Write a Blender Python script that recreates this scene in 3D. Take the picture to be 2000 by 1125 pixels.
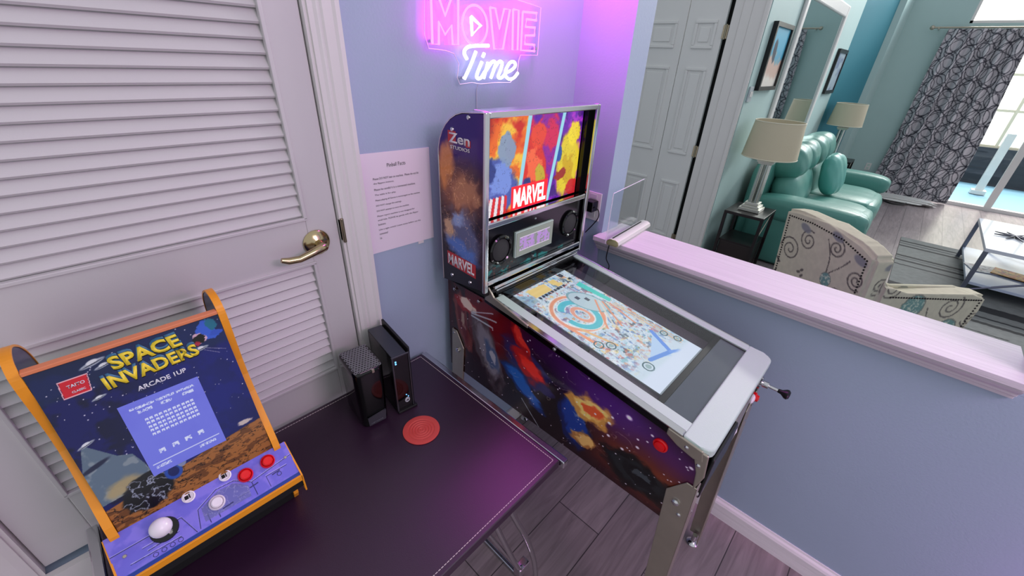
import bpy, bmesh, math, random
import numpy as np
from mathutils import Vector, Matrix
random.seed(7)
for o in list(bpy.data.objects): bpy.data.objects.remove(o)
S = bpy.context.scene
COL = S.collection
PI = math.pi

# ------------------------------------------------------------ camera
cam_d = bpy.data.cameras.new('camera'); cam = bpy.data.objects.new('camera', cam_d); COL.objects.link(cam)
S.camera = cam
cam_d.sensor_width = 36.0; cam_d.lens = 799.15 / 2000 * 36; cam_d.clip_start = 0.02; cam_d.clip_end = 200
CR = [(0.6881449, -0.72437345, 0.04170973), (-0.33120839, -0.36475028, -0.87020586), (0.64556766, 0.58501311, -0.49091961)]
cam.matrix_world = Matrix(((CR[0][0], -CR[1][0], -CR[2][0], -1.42),
                           (CR[0][1], -CR[1][1], -CR[2][1], -1.0147),
                           (CR[0][2], -CR[1][2], -CR[2][2], 1.6722), (0, 0, 0, 1)))
# ------------------------------------------------------------ view, world, lights
vs = S.view_settings
vs.view_transform = 'Standard'; vs.look = 'None'; vs.exposure = 0.0; vs.gamma = 1.0; vs.use_curve_mapping = False
W = bpy.data.worlds.new('world'); S.world = W; W.use_nodes = True
bg = W.node_tree.nodes['Background']; bg.inputs[0].default_value = (0.84, 0.865, 0.93, 1); bg.inputs[1].default_value = 0.72

def area(name, loc, look, size, power, col, sy=None):
    d = bpy.data.lights.new(name, 'AREA'); d.energy = power; d.color = col; d.size = size
    if sy: d.shape = 'RECTANGLE'; d.size_y = sy
    o = bpy.data.objects.new(name, d); COL.objects.link(o); o.location = loc
    o.rotation_euler = (Vector(look) - Vector(loc)).to_track_quat('-Z', 'Y').to_euler()
    return o
def point(name, loc, power, col, r=0.05):
    d = bpy.data.lights.new(name, 'POINT'); d.energy = power; d.color = col; d.shadow_soft_size = r
    o = bpy.data.objects.new(name, d); COL.objects.link(o); o.location = loc
    return o
area('patio_sun', (11.5, -2.0, 6.0), (12.5, -2.2, 0.0), 3.0, 1300, (1.0, 0.97, 0.92))
area('window_daylight', (8.9, -2.8, 3.9), (3.5, -1.0, 0.2), 2.4, 190, (0.86, 0.94, 1.0), 2.0)
area('room_fill', (-0.8, -2.5, 2.5), (-0.8, -0.6, 0.6), 0.8, 12, (1.0, 0.93, 0.96))  # added fill light overhead behind the camera; no fixture known there
point('pink_lamp', (-0.14, -2.0, 0.45), 2.6, (1.0, 0.25, 0.95), 0.12)
area('pink_fill', (-0.60, -2.6, 2.3), (-0.3, -0.4, 1.0), 0.9, 9, (1.0, 0.36, 0.95), 0.2)  # added pink fill from behind the camera, tints the walls lavender
area('pink_corner_led', (-0.27, -0.13, 2.12), (0.0, -0.14, 1.25), 0.12, 4.0, (1.0, 0.08, 0.95))

# ------------------------------------------------------------ helpers
def lin(c):
    return tuple((x / 12.92 if x <= 0.04045 else ((x + 0.055) / 1.055) ** 2.4) for x in c[:3])
def nd(nt, kind, **kw):
    n = nt.nodes.new(kind)
    for k, v in kw.items(): setattr(n, k, v)
    return n
MATS = {}
def mat(name, col=(0.5, 0.5, 0.5), rough=0.5, metal=0.0, bump=0.0, bscale=200, var=0.0, vscale=8, emit=None, es=0.0,
        spec=0.5, coat=0.0, vc=False, es_vc=0.0, stretch=None):
    if name in MATS: return MATS[name]
    m = bpy.data.materials.new(name); m.use_nodes = True; nt = m.node_tree; b = nt.nodes['Principled BSDF']
    b.inputs['Base Color'].default_value = (*lin(col), 1); b.inputs['Roughness'].default_value = rough
    b.inputs['Metallic'].default_value = metal; b.inputs['Specular IOR Level'].default_value = spec
    b.inputs['Coat Weight'].default_value = coat; b.inputs['Coat Roughness'].default_value = 0.05
    tc = nd(nt, 'ShaderNodeTexCoord'); mp = nd(nt, 'ShaderNodeMapping'); nt.links.new(tc.outputs['Object'], mp.inputs[0])
    if stretch: mp.inputs['Scale'].default_value = stretch
    if vc:
        a = nd(nt, 'ShaderNodeAttribute', attribute_name='Col')
        if es_vc:
            b.inputs['Base Color'].default_value = (0.01, 0.01, 0.01, 1)
            nt.links.new(a.outputs['Color'], b.inputs['Emission Color']); b.inputs['Emission Strength'].default_value = es_vc
        else: nt.links.new(a.outputs['Color'], b.inputs['Base Color'])
    else:
        n = nd(nt, 'ShaderNodeTexNoise'); n.inputs['Scale'].default_value = vscale; n.inputs['Detail'].default_value = 5
        nt.links.new(mp.outputs[0], n.inputs['Vector'])
        r = nd(nt, 'ShaderNodeMixRGB', blend_type='MULTIPLY'); r.inputs[0].default_value = 1
        r.inputs[1].default_value = (*lin(col), 1)
        cr = nd(nt, 'ShaderNodeMapRange'); cr.inputs['To Min'].default_value = 1 - max(var, 0.02); cr.inputs['To Max'].default_value = 1 + max(var, 0.02)
        nt.links.new(n.outputs['Fac'], cr.inputs['Value']); nt.links.new(cr.outputs[0], r.inputs[2]); nt.links.new(r.outputs[0], b.inputs['Base Color'])
    if bump:
        n2 = nd(nt, 'ShaderNodeTexNoise'); n2.inputs['Scale'].default_value = bscale; n2.inputs['Detail'].default_value = 3
        bm_ = nd(nt, 'ShaderNodeBump'); bm_.inputs['Strength'].default_value = bump; bm_.inputs['Distance'].default_value = 0.002
        nt.links.new(mp.outputs[0], n2.inputs['Vector']); nt.links.new(n2.outputs['Fac'], bm_.inputs['Height']); nt.links.new(bm_.outputs[0], b.inputs['Normal'])
    if emit: b.inputs['Emission Color'].default_value = (*lin(emit), 1); b.inputs['Emission Strength'].default_value = es
    MATS[name] = m
    return m
def glassmat(name, tint=(1, 1, 1), rough=0.02, ior=1.45, fac=None):
    if name in MATS: return MATS[name]
    m = bpy.data.materials.new(name); m.use_nodes = True; nt = m.node_tree; nt.nodes.clear()
    out = nd(nt, 'ShaderNodeOutputMaterial'); t = nd(nt, 'ShaderNodeBsdfTransparent'); g = nd(nt, 'ShaderNodeBsdfGlossy'); mx = nd(nt, 'ShaderNodeMixShader')
    t.inputs[0].default_value = (*tint, 1); g.inputs['Roughness'].default_value = rough
    if fac is None:
        lw = nd(nt, 'ShaderNodeLayerWeight'); lw.inputs[0].default_value = 0.5
        pw_ = nd(nt, 'ShaderNodeMath', operation='POWER'); pw_.inputs[1].default_value = 5.0; nt.links.new(lw.outputs['Facing'], pw_.inputs[0])
        r0 = ((ior - 1) / (ior + 1)) ** 2
        ml = nd(nt, 'ShaderNodeMath', operation='MULTIPLY_ADD'); ml.inputs[1].default_value = 1 - r0; ml.inputs[2].default_value = r0
        nt.links.new(pw_.outputs[0], ml.inputs[0]); nt.links.new(ml.outputs[0], mx.inputs[0])
    else: mx.inputs[0].default_value = fac
    nt.links.new(t.outputs[0], mx.inputs[1]); nt.links.new(g.outputs[0], mx.inputs[2]); nt.links.new(mx.outputs[0], out.inputs[0])
    MATS[name] = m
    return m
def emat(name, col, s):
    if name in MATS: return MATS[name]
    m = bpy.data.materials.new(name); m.use_nodes = True; b = m.node_tree.nodes['Principled BSDF']
    b.inputs['Base Color'].default_value = (*lin(col), 1); b.inputs['Emission Color'].default_value = (*lin(col), 1); b.inputs['Emission Strength'].default_value = s
    MATS[name] = m
    return m

class MB:
    def __init__(s): s.v = []; s.f = []
    def add(s, vs_, fs):
        o = len(s.v); s.v += [tuple(map(float, p)) for p in vs_]; s.f += [tuple(i + o for i in f) for f in fs]; return s
    def box(s, x0, x1, y0, y1, z0, z1, M=None):
        v = [(x, y, z) for z in (z0, z1) for y in (y0, y1) for x in (x0, x1)]
        if M is not None: v = [tuple(M @ Vector(p)) for p in v]
        return s.add(v, [(0, 2, 3, 1), (4, 5, 7, 6), (0, 1, 5, 4), (2, 6, 7, 3), (0, 4, 6, 2), (1, 3, 7, 5)])
    def prism(s, pts, a, axis, t0, t1=None):
        # pts in the two other axes, extruded along axis from a to t0
        n = len(pts); L = []
        for w in (a, t0):
            for p in pts:
                L.append({'x': (w, p[0], p[1]), 'y': (p[0], w, p[1]), 'z': (p[0], p[1], w)}[axis])
        f = [tuple(range(n))[::-1], tuple(range(n, 2 * n))] + [(i, (i + 1) % n, n + (i + 1) % n, n + i) for i in range(n)]
        return s.add(L, f)
    def tube(s, pts, r, n=10, closed=False, caps=True):
        P = [Vector(p) for p in pts]; N = len(P); rr = r if isinstance(r, (list, tuple)) else [r] * N
        vs_ = []; up = None
        for i in range(N):
            a = P[(i - 1) % N] if (i > 0 or closed) else P[i]; b = P[(i + 1) % N] if (i < N - 1 or closed) else P[i]
            d = (b - a).normalized()
            if up is None: up = Vector((0, 0, 1)) if abs(d.z) < 0.9 else Vector((1, 0, 0))
            u = (up - d * up.dot(d))
            if u.length < 1e-5: u = d.orthogonal()
            u.normalize(); up = u; w = d.cross(u)
            for k in range(n):
                t = 2 * PI * k / n; vs_.append(P[i] + (u * math.cos(t) + w * math.sin(t)) * rr[i])
        f = []
        for i in range(N if closed else N - 1):
            j = (i + 1) % N
            for k in range(n): f.append((i * n + k, i * n + (k + 1) % n, j * n + (k + 1) % n, j * n + k))
        if caps and not closed: f += [tuple(range(n))[::-1], tuple(range((N - 1) * n, N * n))]
        return s.add(vs_, f)
    def cyl(s, a, b, r, r2=None, n=24): return s.tube([a, b], [r, r if r2 is None else r2], n)
    def lathe(s, prof, c, axis=(0, 0, 1), n=32):
        ax = Vector(axis).normalized(); u = ax.orthogonal().normalized(); w = ax.cross(u); c = Vector(c); vs_ = []
        for (r, h) in prof:
            for k in range(n):
                t = 2 * PI * k / n; vs_.append(c + ax * h + (u * math.cos(t) + w * math.sin(t)) * max(r, 1e-5))
        f = []
        for i in range(len(prof) - 1):
            for k in range(n): f.append((i * n + k, i * n + (k + 1) % n, (i + 1) * n + (k + 1) % n, (i + 1) * n + k))
        f += [tuple(range(n))[::-1], tuple(range((len(prof) - 1) * n, len(prof) * n))]
        return s.add(vs_, f)
    def ball(s, c, r, n=16, sc=(1, 1, 1)):
        prof = []; vs_ = []; m = n
        for i in range(m + 1):
            t = PI * i / m
            for k in range(n): 
                p = 2 * PI * k / n; vs_.append((c[0] + r * sc[0] * math.sin(t) * math.cos(p), c[1] + r * sc[1] * math.sin(t) * math.sin(p), c[2] - r * sc[2] * math.cos(t)))
        return s.add(vs_, [(i * n + k, i * n + (k + 1) % n, (i + 1) * n + (k + 1) % n, (i + 1) * n + k) for i in range(m) for k in range(n)])
    def puff(s, c, size, p=4.0, n=12, M=None, wr=0.0, seed=0):
        # superellipsoid cushion
        rnd = random.Random(seed); ph = [rnd.uniform(0, 6) for _ in range(6)]
        for ax in range(3):
            for sg in (-1, 1):
                vs_ = []
                for i in range(n + 1):
                    for j in range(n + 1):
                        a = math.tan((i / n * 2 - 1) * PI / 4); b = math.tan((j / n * 2 - 1) * PI / 4); q = [0, 0, 0]
                        q[ax] = sg; q[(ax + 1) % 3] = a * sg; q[(ax + 2) % 3] = b
                        L = (abs(q[0]) ** p + abs(q[1]) ** p + abs(q[2]) ** p) ** (1 / p)
                        w = 1 + wr * (math.sin(9 * q[0] / L + ph[0]) * math.sin(5 * q[2] / L + ph[1]) + 0.6 * math.sin(14 * q[0] / L + 6 * q[2] / L + ph[2]))
                        v = Vector((q[0] / L * size[0] / 2 * w, q[1] / L * size[1] / 2 * w, q[2] / L * size[2] / 2 * w))
                        if M is not None: v = M @ v
                        vs_.append((v[0] + c[0], v[1] + c[1], v[2] + c[2]))
                k = n + 1
                s.add(vs_, [(i * k + j, (i + 1) * k + j, (i + 1) * k + j + 1, i * k + j + 1) for i in range(n) for j in range(n)])
        return s

ROOTM = {}
def root_matrix(o):
    while o.parent: o = o.parent
    return ROOTM.get(o.name, Matrix())
SPLIT = {'edge_trim', 'shade_trim', 'backbox', 'deck_molding', 'side_bolts', 'backbox_bolts', 'leg_bolts', 'status_lights', 'deck_screws', 'panel_screws', 'button_cap', 'side_blocks', 'stand_offs', 'chrome_edging', 'logo_panel', 'corner_bracket', 'chrome_bar', 'roller_cover', 'socket', 'toggle', 'spider_ring', 'finial', 'letter_tube', 'arm'}
def islands(mb):
    par = list(range(len(mb.v)))
    def fd(a):
        while par[a] != a: par[a] = par[par[a]]; a = par[a]
        return a
    for f in mb.f:
        for i in f[1:]: par[fd(i)] = fd(f[0])
    g = {}
    for f in mb.f: g.setdefault(fd(f[0]), []).append(f)
    out = []
    for fs in g.values():
        ids = sorted({i for f in fs for i in f}); mp = {a: k for k, a in enumerate(ids)}; q = MB()
        q.v = [mb.v[i] for i in ids]; q.f = [tuple(mp[i] for i in f) for f in fs]; out.append(q)
    return out
def part(name, mb, m, parent=None, **kw):
    if name in SPLIT and name not in ('arm', 'letter_tube') and parent:
        os_ = [part1(name, q, m, parent, **kw) for q in islands(mb)]
        return os_[0]
    return part1(name, mb, m, parent, **kw)
def part1(name, mb, m, parent=None, world=True, smooth=False, bevel=0.0, seg=2, sub=0, weld=False, kind=None, label=None, angle=40):
    me = bpy.data.meshes.new(name); V = mb.v
    if parent and world:
        Mi = root_matrix(parent).inverted(); V = [tuple(Mi @ Vector(p)) for p in V]
    me.from_pydata(V, [], mb.f); me.update()
    if weld or True:
        b = bmesh.new(); b.from_mesh(me)
        if weld: bmesh.ops.remove_doubles(b, verts=b.verts, dist=1e-5)
        bmesh.ops.recalc_face_normals(b, faces=b.faces); b.to_mesh(me); b.free()
    o = bpy.data.objects.new(name, me); COL.objects.link(o)
    if m: me.materials.append(m)
    if parent: o.parent = parent
    if smooth:
        me.polygons.foreach_set('use_smooth', [True] * len(me.polygons))
        try: me.set_sharp_from_angle(angle=math.radians(angle))
        except Exception: pass
    if bevel:
        md = o.modifiers.new('bevel', 'BEVEL'); md.width = bevel; md.segments = seg; md.limit_method = 'ANGLE'; md.angle_limit = 0.6
    if kind: o['kind'] = kind
    if label: o['label'] = label
    return o
def thing(name, label, cat, loc=(0, 0, 0), rz=0, group=None):
    o = bpy.data.objects.new(name, None); COL.objects.link(o); o.location = loc; o.rotation_euler = (0, 0, rz); o.empty_display_size = 0.05
    ROOTM[o.name] = Matrix.Translation(Vector(loc)) @ Matrix.Rotation(rz, 4, 'Z')
    o['label'] = label; o['category'] = cat
    if group: o['group'] = group
    return o
def tag(o, label, cat, group=None):
    o['label'] = label; o['category'] = cat
    if group: o['group'] = group
    return o
def struct(name, mb, m, **kw):
    o = part(name, mb, m, **kw)
    if not kw.get('parent'): o['kind'] = 'structure'
    return o
def grid_art(name, fn, m, parent, p0, u, v, nu, nv, t=0.0012):
    """thin printed/display sheet with vertex colours: fn(U,V)->(h,w,3) sRGB"""
    p0 = Vector(p0); u = Vector(u); v = Vector(v)
    if parent:
        Mi = root_matrix(parent).inverted(); p0 = Mi @ p0; R_ = Mi.to_3x3(); u = R_ @ u; v = R_ @ v
    nrm = u.cross(v).normalized() * t
    U, V = np.meshgrid((np.arange(nu + 1)) / nu, (np.arange(nv + 1)) / nv)
    P = np.array(p0)[None, None] + U[..., None] * np.array(u) + V[..., None] * np.array(v) + np.array(nrm)
    P = P.reshape(-1, 3); N = len(P)
    back = [np.array(p0), np.array(p0 + u), np.array(p0 + u + v), np.array(p0 + v)]
    allv = np.vstack([P, np.array(back)])
    i, j = np.meshgrid(np.arange(nu), np.arange(nv)); a = (j * (nu + 1) + i).ravel()
    F = np.stack([a, a + 1, a + nu + 2, a + nu + 1], 1)
    c = [0, nu, N - 1, N - 1 - nu]
    sides = [[N + 3, N + 2, N + 1, N]] + [[N + k, N + (k + 1) % 4, c[(k + 1) % 4], c[k]] for k in range(4)]
    F = np.vstack([F, np.array(sides)])
    me = bpy.data.meshes.new(name)
    me.vertices.add(len(allv)); me.vertices.foreach_set('co', allv.ravel().astype(np.float32))
    me.loops.add(F.size); me.loops.foreach_set('vertex_index', F.ravel().astype(np.int32))
    me.polygons.add(len(F)); me.polygons.foreach_set('loop_start', np.arange(0, F.size, 4, dtype=np.int32)); me.polygons.foreach_set('loop_total', np.full(len(F), 4, dtype=np.int32))
    me.update(calc_edges=True); me.validate()
    setcol(me, np.vstack([np.clip(fn(U, V), 0, 1).reshape(-1, 3), np.full((4, 3), 0.05)]))
    o = bpy.data.objects.new(name, me); COL.objects.link(o); me.materials.append(m)
    if parent: o.parent = parent
    return o
def setcol(me, c):
    c = np.where(c <= 0.04045, c / 12.92, ((c + 0.055) / 1.055) ** 2.4)
    at = me.color_attributes.new('Col', 'FLOAT_COLOR', 'POINT')
    at.data.foreach_set('color', np.hstack([c, np.ones((len(c), 1))]).astype(np.float32).ravel())
# numpy pattern helpers
def vnoise(x, y, seed=0):
    xi = np.floor(x).astype(int); yi = np.floor(y).astype(int); fx = x - xi; fy = y - yi; fx = fx * fx * (3 - 2 * fx); fy = fy * fy * (3 - 2 * fy)
    def h(a, b):
        n = (a * 374761393 + b * 668265263 + seed * 1442695041) & 0x7fffffff; n = ((n ^ (n >> 13)) * 1274126177) & 0x7fffffff
        return (n & 0xffff) / 65535.0
    return (h(xi, yi) * (1 - fx) + h(xi + 1, yi) * fx) * (1 - fy) + (h(xi, yi + 1) * (1 - fx) + h(xi + 1, yi + 1) * fx) * fy
def fbm(x, y, seed=0, o=4):
    s = 0; a = 0.5
    for k in range(o): s = s + a * vnoise(x * 2 ** k, y * 2 ** k, seed + k * 7); a *= 0.5
    return s
def sm(a, b, x): t = np.clip((x - a) / (b - a), 0, 1); return t * t * (3 - 2 * t)
def mixc(c, col, m): return c * (1 - m[..., None]) + np.array(col) * m[..., None]
def base(U, col): return np.ones(U.shape + (3,)) * np.array(col)
def ell(X, Y, cx, cy, rx, ry, ang=0, soft=0.15, d=0, wob=0.0, seed=3):
    ca, sa = math.cos(ang), math.sin(ang); x = (X - cx) * ca + (Y - cy) * sa; y = -(X - cx) * sa + (Y - cy) * ca
    r = np.sqrt((x / rx) ** 2 + (y / ry) ** 2)
    if wob: r = r + wob * (fbm(X / rx * 1.5, Y / ry * 1.5, seed) - 0.5) * 2
    return 1 - sm(1 - soft, 1 + soft, r)
def seg(X, Y, a, b, w):
    d = np.array(b) - np.array(a); L = d @ d; t = np.clip(((X - a[0]) * d[0] + (Y - a[1]) * d[1]) / L, 0, 1)
    return (np.hypot(X - a[0] - t * d[0], Y - a[1] - t * d[1]) < w).astype(float)
def poly(X, Y, pts):
    ins = np.zeros(X.shape, bool); n = len(pts)
    for i in range(n):
        x1, y1 = pts[i]; x2, y2 = pts[(i + 1) % n]
        if y1 == y2: continue
        ins ^= ((y1 > Y) != (y2 > Y)) & (X < (x2 - x1) * (Y - y1) / (y2 - y1) + x1)
    return ins.astype(float)
def stars(X, Y, n, x1, y1, r, seed=1, x0=0, y0=0):
    rs = np.random.RandomState(seed); m = np.zeros(X.shape)
    for _ in range(n):
        cx, cy, rr = rs.uniform(x0, x1), rs.uniform(y0, y1), r * rs.uniform(0.5, 1.6)
        m = np.maximum(m, 1 - sm(0.5, 1.2, np.hypot(X - cx, Y - cy) / rr))
    return m
def text(name, body, size, m, parent, origin, right, up, extrude=0.0008, align='LEFT', shear=0.0, sx=1.0, bold=0.0, world=True, height=None, width=None):
    c = bpy.data.curves.new(name, 'FONT'); c.body = body; c.size = 1; c.shear = shear; c.offset = bold; c.resolution_u = 3
    tmp = bpy.data.objects.new('tmp', c); COL.objects.link(tmp)
    bpy.context.view_layer.update()
    me = bpy.data.meshes.new_from_object(tmp.evaluated_get(bpy.context.evaluated_depsgraph_get()))
    bpy.data.objects.remove(tmp)
    xs = [v.co.x for v in me.vertices]; ys = [v.co.y for v in me.vertices]
    w = max(xs) - min(xs); h = max(ys) - min(ys)
    fx = size if width is None else width / w; fy = size if height is None else height / h
    b = bmesh.new(); b.from_mesh(me)
    r = bmesh.ops.extrude_face_region(b, geom=b.faces[:]); 
    for g in r['geom']:
        if isinstance(g, bmesh.types.BMVert): g.co.z += 1.0
    R = Vector(right).normalized(); Up = Vector(up).normalized(); Nn = R.cross(Up)
    O = Vector(origin); x0 = min(xs); y0 = min(ys); ax = {'LEFT': 0, 'CENTER': 0.5, 'RIGHT': 1}[align]
    Mi = root_matrix(parent).inverted() if (parent and world) else Matrix()
    for v in b.verts:
        q = O + R * ((v.co.x - x0) * fx - ax * w * fx) + Up * ((v.co.y - y0) * fy) + Nn * (v.co.z * extrude)
        v.co = Mi @ q
    bmesh.ops.recalc_face_normals(b, faces=b.faces)
    b.to_mesh(me); b.free(); me.name = name
    o = bpy.data.objects.new(name, me); COL.objects.link(o); me.materials.clear(); me.materials.append(m)
    if parent: o.parent = parent
    return o
def dup(root, loc, label=None):
    r = root.copy(); COL.objects.link(r); r.location = loc
    if label: r['label'] = label
    for ch in list(root.children):
        c = ch.copy(); COL.objects.link(c); c.parent = r
        for g in ch.children:
            d = g.copy(); COL.objects.link(d); d.parent = c
    return r

# ------------------------------------------------------------ materials
wall_blue = mat('wall_paint_blue', (0.64, 0.71, 0.79), 0.55, bump=0.25, bscale=140)
wall_teal = mat('wall_paint_teal', (0.68, 0.78, 0.77), 0.6, bump=0.3, bscale=60)
wall_teal_dark = mat('wall_paint_accent', (0.20, 0.50, 0.56), 0.6, bump=0.2, bscale=60)
white = mat('white_trim_paint', (0.87, 0.86, 0.85), 0.38, bump=0.15, bscale=60)
door_white = mat('white_door_paint', (0.80, 0.79, 0.79), 0.4, bump=0.12, bscale=90)
bif_white = mat('bifold_paint', (0.88, 0.88, 0.87), 0.45, bump=0.2, bscale=50)
chrome = mat('polished_chrome', (0.82, 0.82, 0.83), 0.14, 1.0)
steel = mat('brushed_steel', (0.70, 0.67, 0.61), 0.34, 0.75, var=0.12, vscale=20)
brass = mat('satin_brass', (0.74, 0.67, 0.52), 0.2, 1.0)
nickel = mat('aged_nickel', (0.62, 0.58, 0.50), 0.25, 1.0)
black = mat('black_plastic', (0.045, 0.042, 0.05), 0.35)
gloss_black = mat('gloss_black', (0.02, 0.02, 0.025), 0.08)
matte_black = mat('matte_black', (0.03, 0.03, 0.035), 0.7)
leather_blk = mat('black_leather', (0.17, 0.07, 0.17), 0.36, bump=0.15, bscale=420, spec=0.8)
thread = mat('white_thread', (0.85, 0.82, 0.8), 0.8)
orange = mat('orange_t_molding', (0.93, 0.60, 0.13), 0.35)
red_btn = mat('red_button_plastic', (0.90, 0.06, 0.10), 0.25)
white_btn = mat('white_button_plastic', (0.93, 0.90, 0.93), 0.28)
grey_paint = mat('silver_grey_powder_coat', (0.74, 0.82, 0.78), 0.42, bump=0.1, bscale=300)
paper_m = mat('printed_paper', (0.90, 0.87, 0.90), 0.7)
ink = mat('black_ink', (0.12, 0.11, 0.14), 0.7)
teal_leather = mat('teal_leather', (0.32, 0.56, 0.52), 0.40, bump=0.5, bscale=25, var=0.08)
linen = mat('linen_shade', (0.80, 0.76, 0.66), 0.85, bump=0.4, bscale=300)
espresso = mat('espresso_wood', (0.09, 0.06, 0.07), 0.3)
art = mat('printed_artwork', vc=True, rough=0.12)
art_glossy = mat('printed_artwork_matte', vc=True, rough=0.4)
fabric_art = mat('printed_fabric', vc=True, rough=0.85, bump=0.3, bscale=300)
screen_on = mat('lit_display', vc=True, rough=0.25, es_vc=0.95)
field_on = mat('lit_playfield_display', vc=True, rough=0.25, es_vc=1.0)
inv_on = mat('lit_arcade_display', vc=True, rough=0.2, es_vc=0.9)

def planks(name, c1, c2, rough):
    m = bpy.data.materials.new(name); m.use_nodes = True; nt = m.node_tree; b = nt.nodes['Principled BSDF']
    tc = nd(nt, 'ShaderNodeTexCoord'); mp = nd(nt, 'ShaderNodeMapping'); nt.links.new(tc.outputs['Object'], mp.inputs[0])
    mp.inputs['Location'].default_value = (0.437, 0.462, 0)
    br = nd(nt, 'ShaderNodeTexBrick'); br.offset = 0.37; br.inputs['Scale'].default_value = 1; br.inputs['Brick Width'].default_value = 1.2; br.inputs['Row Height'].default_value = 0.2
    br.inputs['Mortar Size'].default_value = 0.0022; br.inputs['Mortar Smooth'].default_value = 0.3
    br.inputs['Color1'].default_value = (*lin(c1), 1); br.inputs['Color2'].default_value = (*lin(c2), 1); br.inputs['Mortar'].default_value = (*lin([x * 0.45 for x in c1]), 1)
    nt.links.new(mp.outputs[0], br.inputs['Vector'])
    mp2 = nd(nt, 'ShaderNodeMapping'); mp2.inputs['Scale'].default_value = (1.6, 16, 1); nt.links.new(tc.outputs['Object'], mp2.inputs[0])
    n = nd(nt, 'ShaderNodeTexNoise'); n.inputs['Scale'].default_value = 2.2; n.inputs['Detail'].default_value = 9; n.inputs['Distortion'].default_value = 1.1; nt.links.new(mp2.outputs[0], n.inputs['Vector'])
    mr = nd(nt, 'ShaderNodeMapRange'); mr.inputs['From Min'].default_value = 0.3; mr.inputs['From Max'].default_value = 0.75; mr.inputs['To Min'].default_value = 0.72; mr.inputs['To Max'].default_value = 1.22
    nt.links.new(n.outputs['Fac'], mr.inputs['Value'])
    mx = nd(nt, 'ShaderNodeMixRGB', blend_type='MULTIPLY'); mx.inputs[0].default_value = 1; nt.links.new(br.outputs['Color'], mx.inputs[1]); nt.links.new(mr.outputs[0], mx.inputs[2]); nt.links.new(mx.outputs[0], b.inputs['Base Color'])
    b.inputs['Roughness'].default_value = rough
    bp = nd(nt, 'ShaderNodeBump'); bp.inputs['Strength'].default_value = 0.25; bp.inputs['Distance'].default_value = 0.002; nt.links.new(n.outputs['Fac'], bp.inputs['Height']); nt.links.new(bp.outputs[0], b.inputs['Normal'])
    return m
floor_m = planks('grey_vinyl_planks', (0.60, 0.55, 0.56), (0.53, 0.48, 0.49), 0.28)
def wood_white(name, c, stretch):
    m = mat(name, c, 0.62, var=0.14, vscale=3, bump=0.4, bscale=8, stretch=stretch); return m
cap_top_m = wood_white('whitewashed_wood', (0.84, 0.81, 0.84), (30, 1.2, 30)); base_m = wood_white('whitewashed_baseboard', (0.93, 0.91, 0.92), (30, 1.2, 30))

# ============================================================ STRUCTURE
struct('floor', MB().box(-3.2, 7.7, -4.2, 2.0, -0.05, 0), floor_m)
# back wall (plane y=0) with the closet door opening x -1.75..-0.98, z 0.66..2.1
wb = MB()
wb.box(-3.2, -1.76, 0, 0.12, 0, 2.7).box(-0.965, 0.16, 0, 0.12, 0, 2.7).box(-1.76, -0.965, 0, 0.12, 2.2, 2.7).box(-1.76, -0.965, 0, 0.12, 0, 0.655)
struct('wall_back', wb, wall_blue)
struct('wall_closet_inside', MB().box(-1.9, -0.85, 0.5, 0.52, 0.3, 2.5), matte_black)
# right wall: full-height stub by the corner, half wall, full-height end
struct('wall_right', MB().box(0, 0.125, -0.212, 0.0, 0, 2.7), wall_blue)
struct('wall_half', MB().box(0, 0.12, -4.2, -0.213, 0, 1.0), wall_blue)
struct('wall_end', MB().box(0, 0.12, -4.2, -1.42, 1.0005, 2.7), wall_blue)
# cap of the half wall: board + stepped mouldings
prof = [(0.0, 0.988), (-0.012, 0.990), (-0.014, 1.000), (-0.022, 1.004), (-0.024, 1.012), (-0.036, 1.022), (-0.042, 1.030), (-0.042, 1.036), (-0.052, 1.038), (-0.052, 1.056), (0.172, 1.056), (0.172, 1.038), (0.162, 1.036), (0.145, 1.01), (0.132, 0.99), (0.125, 0.988)]
struct('trim_1', MB().prism([(x, z) for x, z in prof], -1.418, 'y', -0.205), cap_top_m, bevel=0.0012)
bb = [(0, 0), (-0.016, 0), (-0.016, 0.075), (-0.012, 0.085), (-0.006, 0.092), (-0.004, 0.1), (0, 0.1)]
struct('baseboard_right', MB().prism(bb, -4.2, 'y', -0.016), base_m)
struct('baseboard_back', MB().box(-3.2, -0.02, -0.014, 0, 0, 0.1), white, bevel=0.003)
# ---- louvred closet door
door = struct('door_1', MB().box(-1.743, -1.655, 0.012, 0.047, 0.672, 2.16).box(-1.062, -0.985, 0.012, 0.047, 0.672, 2.16).box(-1.655, -1.062, 0.012, 0.047, 0.672, 0.828)
              .box(-1.655, -1.062, 0.012, 0.047, 1.182, 1.302).box(-1.655, -1.062, 0.012, 0.047, 2.05, 2.16), door_white, bevel=0.002)
def louver(z0, z1, pitch, name):
    mb = MB(); z = z0 + 0.004
    while z < z1:
        a = (0.019, z - 0.003); b = (0.032, min(z + pitch * 1.02, z1 + 0.01))
        mb.prism([(a[0], a[1]), (a[0] - 0.0035, a[1] + 0.004), (b[0] - 0.002, b[1]), (b[0] + 0.003, b[1] - 0.003)], -1.66, 'x', -1.057)
        z += pitch
    o = part(name, mb, door_white, door); return o
louver(1.306, 2.05, 0.0268, 'louver_panel'); louver(0.83, 1.182, 0.0268, 'louver_panel')
bead = MB()
for (z0, z1) in ((1.302, 2.05), (0.828, 1.182)):
    for (x0, x1) in ((-1.066, -1.058), (-1.659, -1.651)): bead.box(x0, x1, 0.007, 0.02, z0, z1)
    for (a, b) in ((z0 - 0.004, z0 + 0.004), (z1 - 0.004, z1 + 0.004)): bead.box(-1.659, -1.058, 0.007, 0.02, a, b)
part('panel_bead', bead, door_white, door, bevel=0.0015)
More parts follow.
